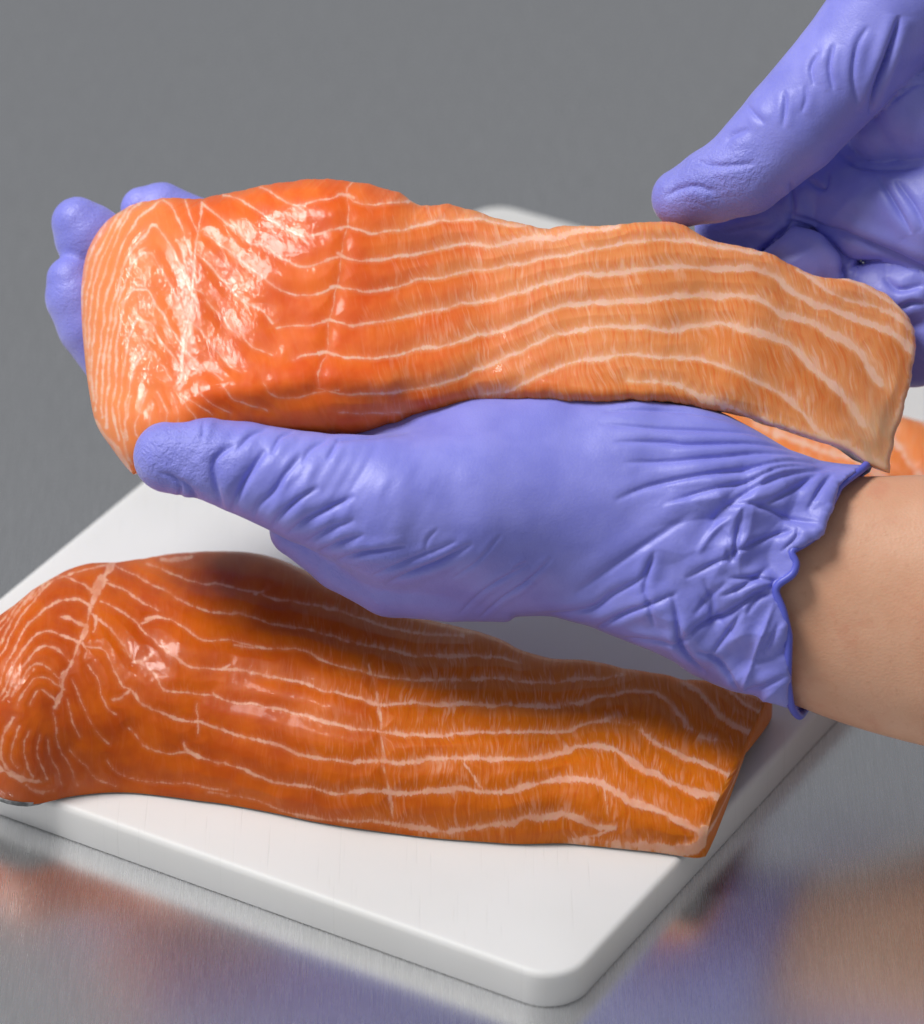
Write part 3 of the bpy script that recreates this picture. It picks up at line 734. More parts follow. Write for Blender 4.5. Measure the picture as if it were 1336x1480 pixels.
# ------------------------------------------------------------------ fillets lying on the board
def lying_fillet(top, bot, thick, lines, box, mat, label, NU, NT_, wet_blobs, fib_x, cut_end, expo=2.5, seed=0, names='low'):
    Cc = spline(top, NU); Bb = spline(bot, NU)
    u = np.linspace(0, 1, NU)
    T = np.interp(u, *thick)
    Bp = on_plane(Bb[:, 0], Bb[:, 1], BOARD_C + 3.0)
    k = F / (F - Bp[:, 2])
    span = (Bb[:, 1] - Cc[:, 1]) / k
    dx = (Cc[:, 0] - Bb[:, 0]) / k
    th = np.linspace(0, math.pi, 181)
    ex = np.interp(u, [0, 0.45, 0.8, 1.0], [expo, expo, expo + 0.8, expo + 2.2])
    gs = (1 - np.sign(np.cos(th)) * np.abs(np.cos(th)) ** (2 / ex[:, None])) / 2
    hs = np.abs(np.sin(th)) ** (2 / ex[:, None])
    lo = np.full(NU, 10.0); hi = np.full(NU, 1500.0)
    for _ in range(40):
        mid = (lo + hi) / 2
        m = (mid[:, None] * gs * SP + T[:, None] * hs * CP).max(1)
        lo = np.where(m < span, mid, lo); hi = np.where(m < span, hi, mid)
    Wd = (lo + hi) / 2
    Kk = np.ones(61) / 61
    Wd = np.convolve(np.pad(Wd, 30, mode='edge'), Kk, 'valid') * 0.5 + Wd * 0.5
    vis = Wd[:, None] * gs * SP + T[:, None] * hs * CP
    si = vis.argmax(1); ths = th[si]
    gsil = Wd * gs[np.arange(NU), si]
    kk = dx / np.maximum(gsil, 20)
    # parameter rows: dense in front of the silhouette, coarse behind it
    nf = int(NT_ * 0.82)
    tt = np.concatenate([np.linspace(0, 1, nf) ** 0.9, 1 + np.linspace(0, 1, NT_ - nf + 1)[1:]])[:, None]
    TH = np.where(tt <= 1, tt * ths[None, :], ths[None, :] + (tt - 1) * (math.pi - ths[None, :]))
    ce = np.cos(TH); se = np.abs(np.sin(TH))
    g = Wd[None] * (1 - np.sign(ce) * np.abs(ce) ** (2 / ex[None])) / 2
    h = T[None] * se ** (2 / ex[None])
    P0 = Bp[None] + g[..., None] * (FWD + kk[None, :, None] * RGT) + h[..., None] * UPV
    uv = proj(P0)
    ci = nf - 1
    px = uv[..., 0].copy(); py = uv[..., 1].copy()
    back = np.cumsum(np.linalg.norm(np.diff(P0[ci:], axis=0), axis=2), axis=0)
    py[ci + 1:] = py[ci] - back * 0.7
    Rr = fat_field(lines, box)
    jx = px + 3 * fbm(px * 0.03, py * 0.03, 3 + seed); jy = py + 3 * fbm(px * 0.03, py * 0.03, 4 + seed)
    fd = Rr.at(jx, jy)
    # relief along the surface normal
    gu = np.gradient(P0, axis=1); gv = np.gradient(P0, axis=0)
    nn = np.cross(gu, gv); nn /= np.linalg.norm(nn, axis=2)[..., None] + 1e-9
    if (nn @ UPV).mean() < 0:
        nn = -nn
    m = sstep(0, 22, h) * sstep(0, 0.03, np.minimum(u, 1 - u + 0.02))[None]
    disp = (1.8 + 1.8 * sstep(200, 520, px)) * sstep(-3, 20, fd) + 6 * fbm(px * 0.010, py * 0.012, 20 + seed, 2) + 0.6 * fbm(px * 0.06, py * 0.06, 23 + seed, 2)
    disp = disp + 3.0 * np.exp(-np.clip(fd + 1, 0, None) / 4.0) * sstep(780, 960, px) * (seed == 0)
    P = P0 + nn * (m * disp)[..., None]
    nr = NT_
    V = P.reshape(-1, 3); faces = [grid_faces(nr, NU)]
    pos = np.stack([px, py], -1).reshape(-1, 2)
    # ends
    def cap(ix, offs):
        ring = P[:, ix]; c = ring.mean(0)
        return ring, c
    root = empty('salmon_fillet', Bp.mean(0))
    extra = []
    ring, c = cap(0, 0)
    nV = len(V)
    caps = []
    idc = np.arange(nr) * NU
    base = nV
    steps = (0.75, 0.45, 0.15)
    pr = idc
    add = []
    for t in steps:
        qq = c + (ring - c) * t
        qq[:, 0] -= 26 * math.sqrt(1 - t * t)
        add.append(qq); cur = base + np.arange(nr); base += nr
        caps.append(np.stack([pr[:-1], cur[:-1], cur[1:], pr[1:]], 1)); pr = cur
    V = np.vstack([V] + add)
    pos = np.vstack([pos] + [proj(a) for a in add])
    fdA = np.concatenate([fd.ravel()] + [fd[:, 0]] * len(steps))
    hd = Rr.halo.at(jx, jy)
    hdA = np.concatenate([hd.ravel()] + [hd[:, 0]] * len(steps))
    faces += caps
    wet = wet_mask(pos[:, 0], pos[:, 1], wet_blobs)
    fibre = np.clip(sstep(fib_x[0], fib_x[1], pos[:, 0]), 0.18, 1)
    link('flesh', make_mesh(names + '_flesh', V, faces, mat, True, dict(fat=fdA, halo=hdA, film=0*fdA, pos2d=pos, wet=wet, fibre=fibre)), root)
    # cut end at the right
    ring = P[:, -1]; c = ring.mean(0)
    add = [ring]; fcs = []; pr = np.arange(nr); base = nr
    for t in (0.93, 0.8, 0.55, 0.25, 0.04):
        qq = c + (ring - c) * t + RGT * 5.0 * (1 - t ** 6)
        add.append(qq); cur = base + np.arange(nr); base += nr
        fcs.append(np.stack([pr[:-1], pr[1:], cur[1:], cur[:-1]], 1)); pr = cur
    VV = np.vstack(add); ps = proj(VV)
    ff = np.tile(fd[:, -1], 6) + 6
    e = link('cut_end', make_mesh(names + '_end', VV, fcs, mat, True, dict(fat=ff, halo=ff, film=0*ff, pos2d=ps, wet=np.zeros(len(VV)), fibre=np.ones(len(VV)) * 0.5)), root)
    # skin underneath: thin sheet between flesh and board
    ss = slice(None, None, 12)
    a = Bp[ss] - UPV * 2.6; kks = kk[ss]; W2 = Wd[ss]
    rows = []
    us = u[ss]
    for f0, hh in ((-0.006, 0.0), (-0.006, 6.0), (0.004, 7.0), (0.996, 7.0), (1.006, 6.0), (1.006, 0.0)):
        f0 = f0 + (0.03 if f0 < 0.5 else -0.03) * sstep(0.10, 0.16, us)
        rows.append(a + (W2 * f0)[:, None] * (FWD + kks[:, None] * RGT) + UPV * hh)
    rows = np.array(rows); nn_ = rows.shape[1]
    fs = [grid_faces(6, nn_), np.stack([np.arange(nn_ - 1), np.arange(1, nn_), np.arange(1, nn_) + 5 * nn_, np.arange(nn_ - 1) + 5 * nn_], 1)]
    link('skin', make_mesh(names + '_skin', rows.reshape(-1, 3), fs, M['skin'], False), root)
    tag(root, label, 'salmon fillet', 'salmon fillets')
    return root


low_top = [(-46, 955), (-30, 920), (-12, 892), (12, 872), (36, 854), (57, 842), (84, 829), (120, 818), (162, 815), (192, 809), (228, 803), (270, 801), (323, 801), (360, 806), (395, 818), (422, 829), (458, 845), (495, 860),
           (531, 878), (574, 893), (613, 902), (650, 912), (677, 919), (708, 928), (725, 934), (748, 946), (780, 955), (805, 961), (845, 962), (870, 965), (898, 975), (933, 980), (970, 986), (991, 993), (1019, 994),
           (1049, 997), (1072, 1007), (1100, 1010), (1131, 1016)]
low_bot = [(-50, 1100), (-35, 1130), (-15, 1147), (5, 1157), (30, 1162), (54, 1162), (78, 1157), (105, 1151), (150, 1146), (192, 1146), (240, 1151), (284, 1157), (330, 1163), (400, 1176), (451, 1187), (513, 1197),
           (573, 1205), (634, 1212), (700, 1217), (750, 1220), (812, 1219), (850, 1222), (910, 1228), (956, 1233), (1002, 1240), (1020, 1238)]
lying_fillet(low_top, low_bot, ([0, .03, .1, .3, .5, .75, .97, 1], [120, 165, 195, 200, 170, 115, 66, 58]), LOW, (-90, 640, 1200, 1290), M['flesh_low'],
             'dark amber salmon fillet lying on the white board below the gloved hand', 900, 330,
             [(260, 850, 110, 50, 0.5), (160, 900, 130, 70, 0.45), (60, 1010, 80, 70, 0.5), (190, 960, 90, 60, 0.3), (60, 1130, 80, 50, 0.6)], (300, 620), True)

far_top = [(985, 620), (1020, 592), (1080, 582), (1160, 582), (1230, 590), (1290, 601), (1340, 606), (1420, 618), (1500, 640)]
far_bot = [(985, 690), (1040, 712), (1120, 730), (1200, 742), (1290, 752), (1340, 758), (1420, 760), (1500, 750)]
FAR = [([(1090, 615), (1180, 648), (1240, 668), (1330, 730)], 6, 6), ([(1000, 650), (1100, 660), (1200, 690), (1260, 730)], 5, 5), ([(1230, 590), (1290, 636), (1312, 662), (1330, 690), (1345, 730)], 5, 6),
       ([(1320, 590), (1370, 650), (1400, 720)], 5, 5), ([(1140, 590), (1230, 640), (1280, 690)], 3, 4)]
lying_fillet(far_top, far_bot, ([0, .1, .5, .9, 1], [50, 80, 95, 90, 60]), FAR, (900, 480, 1600, 800), M['flesh_far'],
             'coral salmon fillet lying on the board behind the bare wrist, mostly hidden', 220, 80, [(1330, 640, 60, 40, .3)], (-500, -400), False, 2.4, 3, 'far')


# ------------------------------------------------------------------ hands
def chain_sdf(G, chain, zs=1.0):
    """distance to a chain of tapered capsules; chain rows (px, py, d, r); zs flattens it in depth"""
    C = np.array(chain, float)
    P = pts(C[:, :3]); r = C[:, 3]
    X, Y, Zz = G
    best = None
    for i in range(len(P) - 1):
        a, b = P[i], P[i + 1]
        ab = b - a
        az, bz = a[2] / zs, b[2] / zs
        abz = bz - az
        L2 = ab[0] ** 2 + ab[1] ** 2 + abz ** 2
        pz = Zz / zs - az
        t = np.clip(((X - a[0]) * ab[0] + (Y - a[1]) * ab[1] + pz * abz) / L2, 0, 1)
        d = np.sqrt((X - a[0] - t * ab[0]) ** 2 + (Y - a[1] - t * ab[1]) ** 2 + (pz - t * abz) ** 2) - (r[i] + t * (r[i + 1] - r[i]))
        best = d if best is None else smin(best, d, 12.0 if zs != 1.0 else 4.0)
    return best * (zs if zs < 1 else 1.0) if zs != 1.0 else best


def smin(a, b, k):
    h = np.clip(0.5 + 0.5 * (b - a) / k, 0, 1)
    return b * (1 - h) + a * h - k * h * (1 - h)


def surface_nets(f, origin, vox):
    nx, ny, nz = f.shape
    ins = f < 0
    c = np.zeros((nx - 1, ny - 1, nz - 1), np.uint8)
    for dx in (0, 1):
        for dy in (0, 1):
            for dz in (0, 1):
                c += ins[dx:nx - 1 + dx, dy:ny - 1 + dy, dz:nz - 1 + dz]
    act = (c > 0) & (c < 8)
    ids = np.full(act.shape, -1, np.int64)
    I = np.argwhere(act); ids[act] = np.arange(len(I))
    acc = np.zeros((len(I), 3)); cnt = np.zeros(len(I))
    corners = [(0, 0, 0), (1, 0, 0), (0, 1, 0), (1, 1, 0), (0, 0, 1), (1, 0, 1), (0, 1, 1), (1, 1, 1)]
    vals = [f[I[:, 0] + a, I[:, 1] + b, I[:, 2] + c_] for a, b, c_ in corners]
    for i in range(8):
        for j in range(i + 1, 8):
            df = np.array(corners[j]) - np.array(corners[i])
            if np.abs(df).sum() != 1:
                continue
            va, vb = vals[i], vals[j]
            cr = (va < 0) != (vb < 0)
            t = np.where(cr, va / np.where(va == vb, 1, va - vb), 0)
            acc += np.where(cr[:, None], np.array(corners[i]) + t[:, None] * df, 0); cnt += cr
    V = origin + vox * (I + acc / cnt[:, None])
    faces = []
    for axis in range(3):
        sl0 = [slice(None)] * 3; sl1 = [slice(None)] * 3
        sl0[axis] = slice(0, -1); sl1[axis] = slice(1, None)
        s0, s1 = ins[tuple(sl0)], ins[tuple(sl1)]
        E_ = np.argwhere(s0 != s1)
        o1, o2 = [(1, 2), (2, 0), (0, 1)][axis]
        ok = (E_[:, o1] > 0) & (E_[:, o2] > 0) & (E_[:, o1] < f.shape[o1] - 1) & (E_[:, o2] < f.shape[o2] - 1)
        E_ = E_[ok]
        flip = s0[E_[:, 0], E_[:, 1], E_[:, 2]]
        q = []
        for da, db in ((1, 1), (0, 1), (0, 0), (1, 0)):
            k = E_.copy(); k[:, o1] -= da; k[:, o2] -= db
            q.append(ids[k[:, 0], k[:, 1], k[:, 2]])
        q = np.stack(q, 1)
        q[~flip] = q[~flip][:, ::-1]
        faces.append(q)
    return V, np.vstack(faces)


def subdivide(V, Fq):
    """one level of Catmull-Clark on a closed quad mesh"""
    n = len(V)
    fp = V[Fq].mean(1)
    e = np.stack([Fq, np.roll(Fq, -1, 1)], -1).reshape(-1, 2)
    es = np.sort(e, 1)
    key = es[:, 0] * n + es[:, 1]
    uk, inv, cnt = np.unique(key, return_inverse=True, return_counts=True)
    ea, eb = uk // n, uk % n
    fidx = np.repeat(np.arange(len(Fq)), 4)
    es_sum = np.stack([np.bincount(inv, fp[fidx, k], len(uk)) for k in range(3)], 1)
    ep = np.where((cnt == 2)[:, None], (V[ea] + V[eb] + es_sum) / 4, (V[ea] + V[eb]) / 2)
    val = np.bincount(Fq.ravel(), minlength=n).astype(float)
    Fs = np.stack([np.bincount(Fq.ravel(), np.repeat(fp[:, k], 4), n) for k in range(3)], 1) / np.maximum(val, 1)[:, None]
    em = (V[ea] + V[eb]) / 2
    deg = np.bincount(np.r_[ea, eb], minlength=n).astype(float)
    Es = np.stack([np.bincount(np.r_[ea, eb], np.r_[em[:, k], em[:, k]], n) for k in range(3)], 1) / np.maximum(deg, 1)[:, None]
    m = np.maximum(val, 3)[:, None]
    Vn = (Fs + 2 * Es + (m - 3) * V) / m
    nf = len(Fq)
    fi = n + len(uk) + np.arange(nf)
    ei = (n + inv).reshape(nf, 4)
    out = np.stack([np.stack([Fq[:, k], ei[:, k], fi, ei[:, (k - 1) % 4]], 1) for k in range(4)], 1).reshape(-1, 4)
    return np.vstack([Vn, ep, fp]), out


def vnormals(V, Fq):
    a, b, c, d = (V[Fq[:, k]] for k in range(4))
    fn = np.cross(c - a, d - b)
    N_ = np.stack([np.bincount(Fq.ravel(), np.repeat(fn[:, k], 4), len(V)) for k in range(3)], 1)
    return N_ / (np.linalg.norm(N_, axis=1)[:, None] + 1e-9)


def relax(V, Fq, it=2, lam=0.5):
    n = len(V)
    e = np.stack([Fq, np.roll(Fq, -1, 1)], -1).reshape(-1, 2)
    for _ in range(it):
        s = np.stack([np.bincount(e[:, 0], V[e[:, 1], k], n) for k in range(3)], 1)
        c = np.bincount(e[:, 0], minlength=n)[:, None]
        V = V + lam * (s / np.maximum(c, 1) - V)
    return V


def grid_box(x0, x1, y0, y1, za, zb, vox):
    """box in picture coordinates (at its depth) -> sample grid"""
    a = pt(x0, y1, (za + zb) / 2); b = pt(x1, y0, (za + zb) / 2)
    xs = np.arange(a[0], b[0], vox, dtype=np.float32); ys = np.arange(a[1], b[1], vox, dtype=np.float32); zs = np.arange(za, zb, vox, dtype=np.float32)
    return (xs[:, None, None], ys[None, :, None], zs[None, None, :]), np.array([xs[0], ys[0], zs[0]])


def fold_field(folds, box):
    """folds: (points, width, depth): a crease with a soft ridge on either side, tapering at its ends"""
    Rr = Raster(*box, 0.0)
    for Pp, wd, am in folds:
        Q = spline(Pp, step=5)
        n = len(Q)
        m = wd * 4.5
        dist = None
        xa, xb, ya, yb = Rr.window(Q, m)
        if xb <= xa or yb <= ya:
            continue
        D = np.full((yb - ya, xb - xa), 1e3); Tt = np.zeros_like(D)
        gx = np.arange(xa, xb)[None, :] + Rr.x0; gy = np.arange(ya, yb)[:, None] + Rr.y0
        for i in range(n - 1):
            dx, dy = Q[i + 1] - Q[i]
            t = np.clip(((gx - Q[i, 0]) * dx + (gy - Q[i, 1]) * dy) / max(dx * dx + dy * dy, 1e-9), 0, 1)
            d = np.hypot(gx - Q[i, 0] - t * dx, gy - Q[i, 1] - t * dy)
            s = d < D
            D = np.where(s, d, D); Tt = np.where(s, (i + t) / (n - 1), Tt)
        taper = np.clip(np.sin(np.pi * np.clip(Tt, 0, 1)), 0, 1) ** 0.6
        prof = -np.exp(-(D / (0.56 * wd)) ** 2) + 0.5 * np.exp(-((D - 2.0 * wd) / (1.6 * wd)) ** 2)
        Rr.a[ya:yb, xa:xb] += am * taper * prof
    return Rr


g4 = lambda P: Z(180, 540, 2.303, P)
g5 = lambda P: Z(740, 550, 2.2416, P)
g3 = lambda P: Z(836, 0, 2.672, P)
FOLDS_L = [
    (g4([(180, 425), (190, 380), (165, 345), (120, 330)]), 5, 4), (g4([(245, 420), (222, 380), (180, 345)]), 5, 5), (g4([(325, 460), (312, 400), (298, 330), (305, 280), (370, 230)]), 7, 7),
    (g4([(355, 462), (372, 420), (400, 360), (430, 310), (470, 250)]), 7, 7), (g4([(430, 490), (445, 440), (500, 390), (540, 330), (590, 265)]), 7, 5), (g4([(490, 515), (520, 470), (580, 420), (650, 375)]), 6, 6),
    (g4([(540, 535), (600, 490), (680, 450), (770, 405)]), 6, 6), (g4([(600, 565), (680, 520), (770, 485)]), 6, 5), (g4([(640, 595), (720, 560), (800, 535)]), 5, 5), (g4([(700, 625), (780, 600), (860, 590), (940, 575)]), 5, 6),
    (g4([(820, 675), (900, 640), (1000, 600), (1110, 555)]), 4, 4), (g4([(870, 697), (960, 660), (1060, 620), (1160, 565)]), 5, 7), (g4([(1110, 805), (1200, 720), (1350, 630)]), 3.2, 3.2), (g4([(1180, 815), (1260, 745), (1360, 680)]), 3.2, 3.2),
    (g4([(1000, 595), (1010, 550), (1045, 515)]), 3, 2), (g4([(1090, 685), (1180, 620), (1255, 535)]), 3, 2), (g4([(700, 228), (790, 216), (880, 203), (950, 190)]), 5, 5), (g4([(675, 290), (715, 222)]), 4, 3),
    (g4([(370, 260), (420, 205), (475, 185)]), 5, 4), (g4([(490, 270), (520, 212), (565, 195)]), 5, 4), (g4([(590, 300), (620, 250), (680, 220)]), 5, 3), (g4([(255, 235), (262, 190), (265, 150)]), 4, 2.5),
    (g5([(250, 62), (450, 60), (600, 85), (720, 115)]), 4, 3), (g5([(300, 100), (450, 95), (600, 105), (740, 135)]), 4, 3.4), (g5([(280, 140), (450, 155), (600, 160), (760, 172), (870, 205)]), 4.5, 4),
    (g5([(330, 200), (500, 200), (560, 207), (700, 205), (850, 215), (920, 238)]), 4.5, 5.5), (g5([(360, 265), (500, 262), (650, 250), (800, 240), (960, 250)]), 5, 5), (g5([(330, 390), (450, 340), (600, 310), (750, 290), (900, 265), (1050, 262)]), 6, 6),
    (g5([(480, 405), (620, 360), (760, 330), (860, 290), (980, 272)]), 5, 5), (g5([(640, 460), (720, 390), (830, 330), (960, 290), (1060, 270)]), 7, 6), (g5([(700, 400), (800, 405), (900, 440), (1000, 468)]), 6, 7), (g5([(790, 415), (900, 360), (1000, 295)]), 6, 6),
    (g5([(690, 565), (760, 540), (850, 500), (915, 480)]), 5, 6), (g5([(690, 530), (712, 585), (735, 480), (750, 410)]), 6, 6), (g5([(875, 555), (920, 510), (928, 475)]), 4, 5), (g5([(700, 640), (780, 640), (860, 652)]), 5, 6),
    (g5([(560, 645), (640, 600), (730, 560)]), 6, 5), (g5([(530, 860), (600, 800), (680, 770), (780, 700), (870, 655)]), 6, 8), (g5([(520, 690), (540, 780), (548, 850), (600, 930), (630, 980)]), 6, 8),
    (g5([(745, 1010), (790, 880), (850, 720)]), 6, -6), (g5([(740, 1005), (660, 900), (600, 870)]), 5, 6), (g5([(730, 1003), (800, 992), (890, 950)]), 5, 6), (g5([(260, 805), (400, 740), (540, 688)]), 5, 6),
    (g5([(60, 765), (250, 740), (330, 690), (420, 640), (465, 570)]), 6, 5), (g5([(430, 690), (440, 620), (465, 550)]), 5, 4.5), (g5([(330, 832), (450, 845), (550, 852)]), 5, 5), (g5([(462, 800), (450, 730), (425, 655)]), 5, 4),
    (g5([(640, 895), (700, 820), (750, 740)]), 6, 6), (g5([(815, 890), (870, 780)]), 6, 5), (g5([(590, 760), (650, 690), (700, 650)]), 7, 5), (g5([(960, 420), (1000, 350), (1040, 300)]), 6, 6), (g5([(200, 690), (330, 600), (480, 500), (600, 420)]), 9, 4),
    (g5([(600, 560), (660, 480), (720, 440)]), 8, -6), (g5([(760, 760), (800, 700), (850, 690)]), 6, 6), (g5([(670, 700), (760, 660), (840, 600)]), 6, 6), (g5([(620, 640), (650, 720), (640, 800)]), 7, 5),
    (g5([(0, 690), (60, 640), (130, 575)]), 3, 2.5), (g5([(0, 610), (50, 585)]), 3, 2),
]
FOLDS_R = [
    (g3([(910, 330), (900, 260), (935, 200)]), 4, 4), (g3([(985, 350), (970, 260), (985, 170)]), 4.5, 5), (g3([(1080, 400), (1060, 300), (1075, 180), (1120, 100)]), 5, 5), (g3([(790, 490), (800, 400), (795, 350)]), 4, 4),
    (g3([(720, 480), (680, 440), (650, 400)]), 5, 3), (g3([(860, 440), (880, 380), (875, 330)]), 4, 3), (g3([(1125, 440), (1150, 330), (1190, 220), (1228, 110), (1240, 60)]), 6, 15), (g3([(1000, 590), (1080, 640), (1200, 655), (1336, 640)]), 6, 6),
    (g3([(1130, 470), (1200, 400), (1300, 330)]), 4, 3), (g3([(1180, 390), (1260, 340), (1336, 320)]), 3.5, 2.5), (g3([(800, 822), (950, 870), (1100, 930), (1336, 1030), (1400, 1060)]), 7, 11), (g3([(800, 850), (860, 868), (930, 900), (1010, 980), (1040, 1060), (1045, 1110)]), 6, 14), (g3([(640, 1030), (700, 980), (780, 912), (840, 855)]), 6, 12),
    (g3([(1160, 680), (1220, 780), (1290, 900)]), 6, 6), (g3([(1230, 700), (1300, 800), (1340, 880)]), 6, 5), (g3([(820, 700), (830, 780), (825, 860)]), 5, 6), (g3([(880, 690), (950, 730), (970, 660)]), 6, 6),
    (g3([(530, 740), (430, 720), (330, 760)]), 6, 4), (g3([(440, 620), (520, 640), (600, 640), (680, 630)]), 6, 4), (g3([(560, 560), (600, 520), (660, 500)]), 7, 4), (g3([(1030, 1050), (1100, 1010), (1180, 1000)]), 6, 6), (g3([(1180, 1070), (1240, 1120), (1336, 1100)]), 7, 7),
    (g3([(1240, 1190), (1290, 1170), (1336, 1175)]), 6, 8), (g3([(700, 980), (780, 910), (830, 860)]), 5, 6), (g3([(1010, 1060), (1040, 1000), (1000, 920)]), 6, 6), (g3([(560, 900), (660, 880), (760, 860)]), 5, 3),
]
RIM = np.array([(600, 1272), (660, 1262), (672, 1248), (700, 1212), (740, 1195), (770, 1181), (786, 1160), (796, 1140), (812, 1152), (830, 1147), (843, 1126), (854, 1119), (880, 1131), (920, 1140), (990, 1137), (1020, 1139), (1036, 1144), (1060, 1146)], float)


def rim_x(py, front):
    base = np.interp(py, RIM[:, 0], RIM[:, 1])
    return base + (1 - front) * (np.interp(py, [660, 760, 900, 1000, 1040], [4, 40, 60, 44, 22]))


BODY = [(600, 752, D0 - 55, 122), (700, 736, D0 - 55, 157), (800, 730, D0 - 55, 162), (900, 744, D0 - 55, 180), (1000, 776, D0 - 55, 199), (1050, 796, D0 - 55, 197), (1100, 816, D0 - 55, 190),
        (1140, 843, D0 - 55, 193), (1190, 852, D0 - 55, 187), (1260, 870, D0 - 55, 200), (1330, 885, D0 - 55, 206)]
ARM = [(1020, 800, D0 - 55, 118), (1120, 835, D0 - 55, 148), (1200, 857, D0 - 55, 167), (1336, 879, D0 - 55, 189), (1600, 905, D0 - 55, 220), (2100, 950, D0 - 40, 262)]
ZS = 0.66


def left_glove():
    vox = 4.6
    G, o = grid_box(45, 1300, 240, 1080, D0 - 420, D0 + 130, vox)
    d0 = D0
    body = chain_sdf(G, BODY, ZS)
    thumb = chain_sdf(G, [(246, 660, d0 + 12, 51), (300, 662, d0 + 16, 57), (352, 676, d0 + 18, 64), (450, 706, d0 + 20, 78), (570, 736, d0 + 12, 104), (680, 736, d0 - 8, 118), (850, 740, d0 - 50, 120)])
    f = smin(body, thumb, 36)
    web = chain_sdf(G, [(520, 668, d0 - 60, 42), (620, 640, d0 - 60, 50), (720, 640, d0 - 60, 60)])
    f = smin(f, web, 14)
    heel = chain_sdf(G, [(430, 765, d0 - 70, 40), (500, 796, d0 - 62, 58), (570, 822, d0 - 55, 68), (650, 826, d0 - 50, 70), (760, 815, d0 - 50, 72)])
    f = smin(f, heel, 7)
    zf = d0 - 290
    for ch in ([(112, 322, zf + 8, 38), (128, 342, zf, 50), (165, 370, zf - 8, 51), (260, 440, zf - 20, 52), (420, 545, zf - 10, 56), (620, 660, d0 - 130, 66)],
               [(101, 404, zf + 26, 34), (109, 428, zf + 22, 44), (130, 470, zf + 18, 47), (180, 535, zf + 6, 49), (260, 600, zf, 50), (420, 680, zf + 10, 54), (620, 745, d0 - 110, 64)],
               [(206, 301, zf - 34, 32), (232, 305, zf - 40, 42), (285, 330, zf - 44, 44), (380, 430, zf - 50, 50), (520, 540, zf - 20, 56), (660, 640, d0 - 130, 66)],
               [(300, 560, zf - 50, 46), (440, 640, zf - 40, 54), (620, 700, d0 - 150, 66)]):
        f = smin(f, chain_sdf(G, ch), 10)
    # cuff: trim its outline, cut along the rim and hollow it
    X, Y, Zz = G
    k = F / (F - Zz)
    pyg = 740.0 - Y * k; pxg = 668.0 + X * k
    top = np.interp(pxg, [880, 950, 1000, 1052, 1097, 1141, 1186, 1210, 1300], [556, 566, 575, 599, 624, 650, 665, 667, 667])
    bot = np.interp(pxg, [740, 800, 850, 900, 940, 975, 1000, 1030, 1060, 1100, 1135, 1200], [900, 895, 906, 925, 940, 957, 977, 990, 1000, 1006, 1024, 1042])
    far = np.where(pxg > 740, 0.0, 1e3) + np.zeros_like(f)
    for lim in ((top - pyg) * 0.85 - far, (pyg - bot) * 0.85 - far):
        f = -smin(-f, -lim, 22.0)
        body = -smin(-body, -lim, 22.0)
    fr = 1 / (1 + np.exp(-(Zz - (d0 - 55)) / 25.0))
    f = np.maximum(f, pxg - rim_x(pyg, fr))
    cav = np.maximum(body + 15.0, 1060 - pxg)
    f = np.maximum(f, -cav)
    V, Fq = surface_nets(f.astype(np.float32), o, vox)
    V = relax(V, Fq, 2, 0.5)
    V, Fq = subdivide(V, Fq)
    nn = vnormals(V, Fq)
    uv = proj(V)
    Rr = fold_field(FOLDS_L, (40, 220, 1336, 1090))
    facing = sstep(-0.05, 0.35, nn[:, 2]) * (V[:, 2] > d0 - 190)
    disp = Rr.at(uv[:, 0], uv[:, 1]) * 0.85
    x, y = uv[:, 0], uv[:, 1]
    # crumpled film towards the cuff, fine drag wrinkles on the thumb
    cu = sstep(880, 1030, x) * sstep(640, 740, y)
    wx = x + 30 * fbm(x * 0.012, y * 0.012, 41); wy = y + 30 * fbm(x * 0.012, y * 0.012, 42)
    tri = lambda q: 2 * np.abs(q - np.floor(q) - 0.5) - 0.5
    fold = 0
    for an, lam, am, sd in ((38, 105, 20, 1), (-42, 88, 16, 2), (82, 120, 14, 3), (12, 62, 9, 4)):
        ca, sa = math.cos(math.radians(an)), math.sin(math.radians(an))
        wq = 0.75 * fbm(x * 0.008, y * 0.008, 200 + sd, 2)
        mod = np.clip(0.5 + 1.6 * fbm(x * 0.009, y * 0.009, 220 + sd, 1), 0, 1.2)
        fold = fold + am * mod * tri((x * sa + y * ca) / lam + wq)
    disp = disp + cu * (fold + 1.5 * fbm(x * 0.04, y * 0.04, 60, 2))
    tw = np.exp(-(((x - 420) / 150) ** 2 + ((y - 700) / 90) ** 2))
    a = (x * 0.80 - y * 0.60)
    disp = disp + tw * 6.0 * fbm((x * 0.85 + y * 0.5) * 0.045, (y * 0.85 - x * 0.5) * 0.014, 71, 2)
    disp = disp + 3.0 * fbm(x * 0.012, y * 0.014, 81, 2)
    V = V + nn * (disp * facing)[:, None]
    tip = np.maximum(np.exp(-(((x - 240) / 95) ** 2 + ((y - 655) / 75) ** 2) ** 1.4), 0.35 * sstep(300, 260, x) * sstep(d0 - 120, d0 - 150, V[:, 2]))
    sl = 0.55 * np.exp(-(((x - 500) / 110) ** 2 + ((y - 830) / 45) ** 2))
    return make_mesh('left_glove', V, [Fq], M['glove'], True, dict(grain=np.clip(np.maximum(tip, sl), 0, 1)))


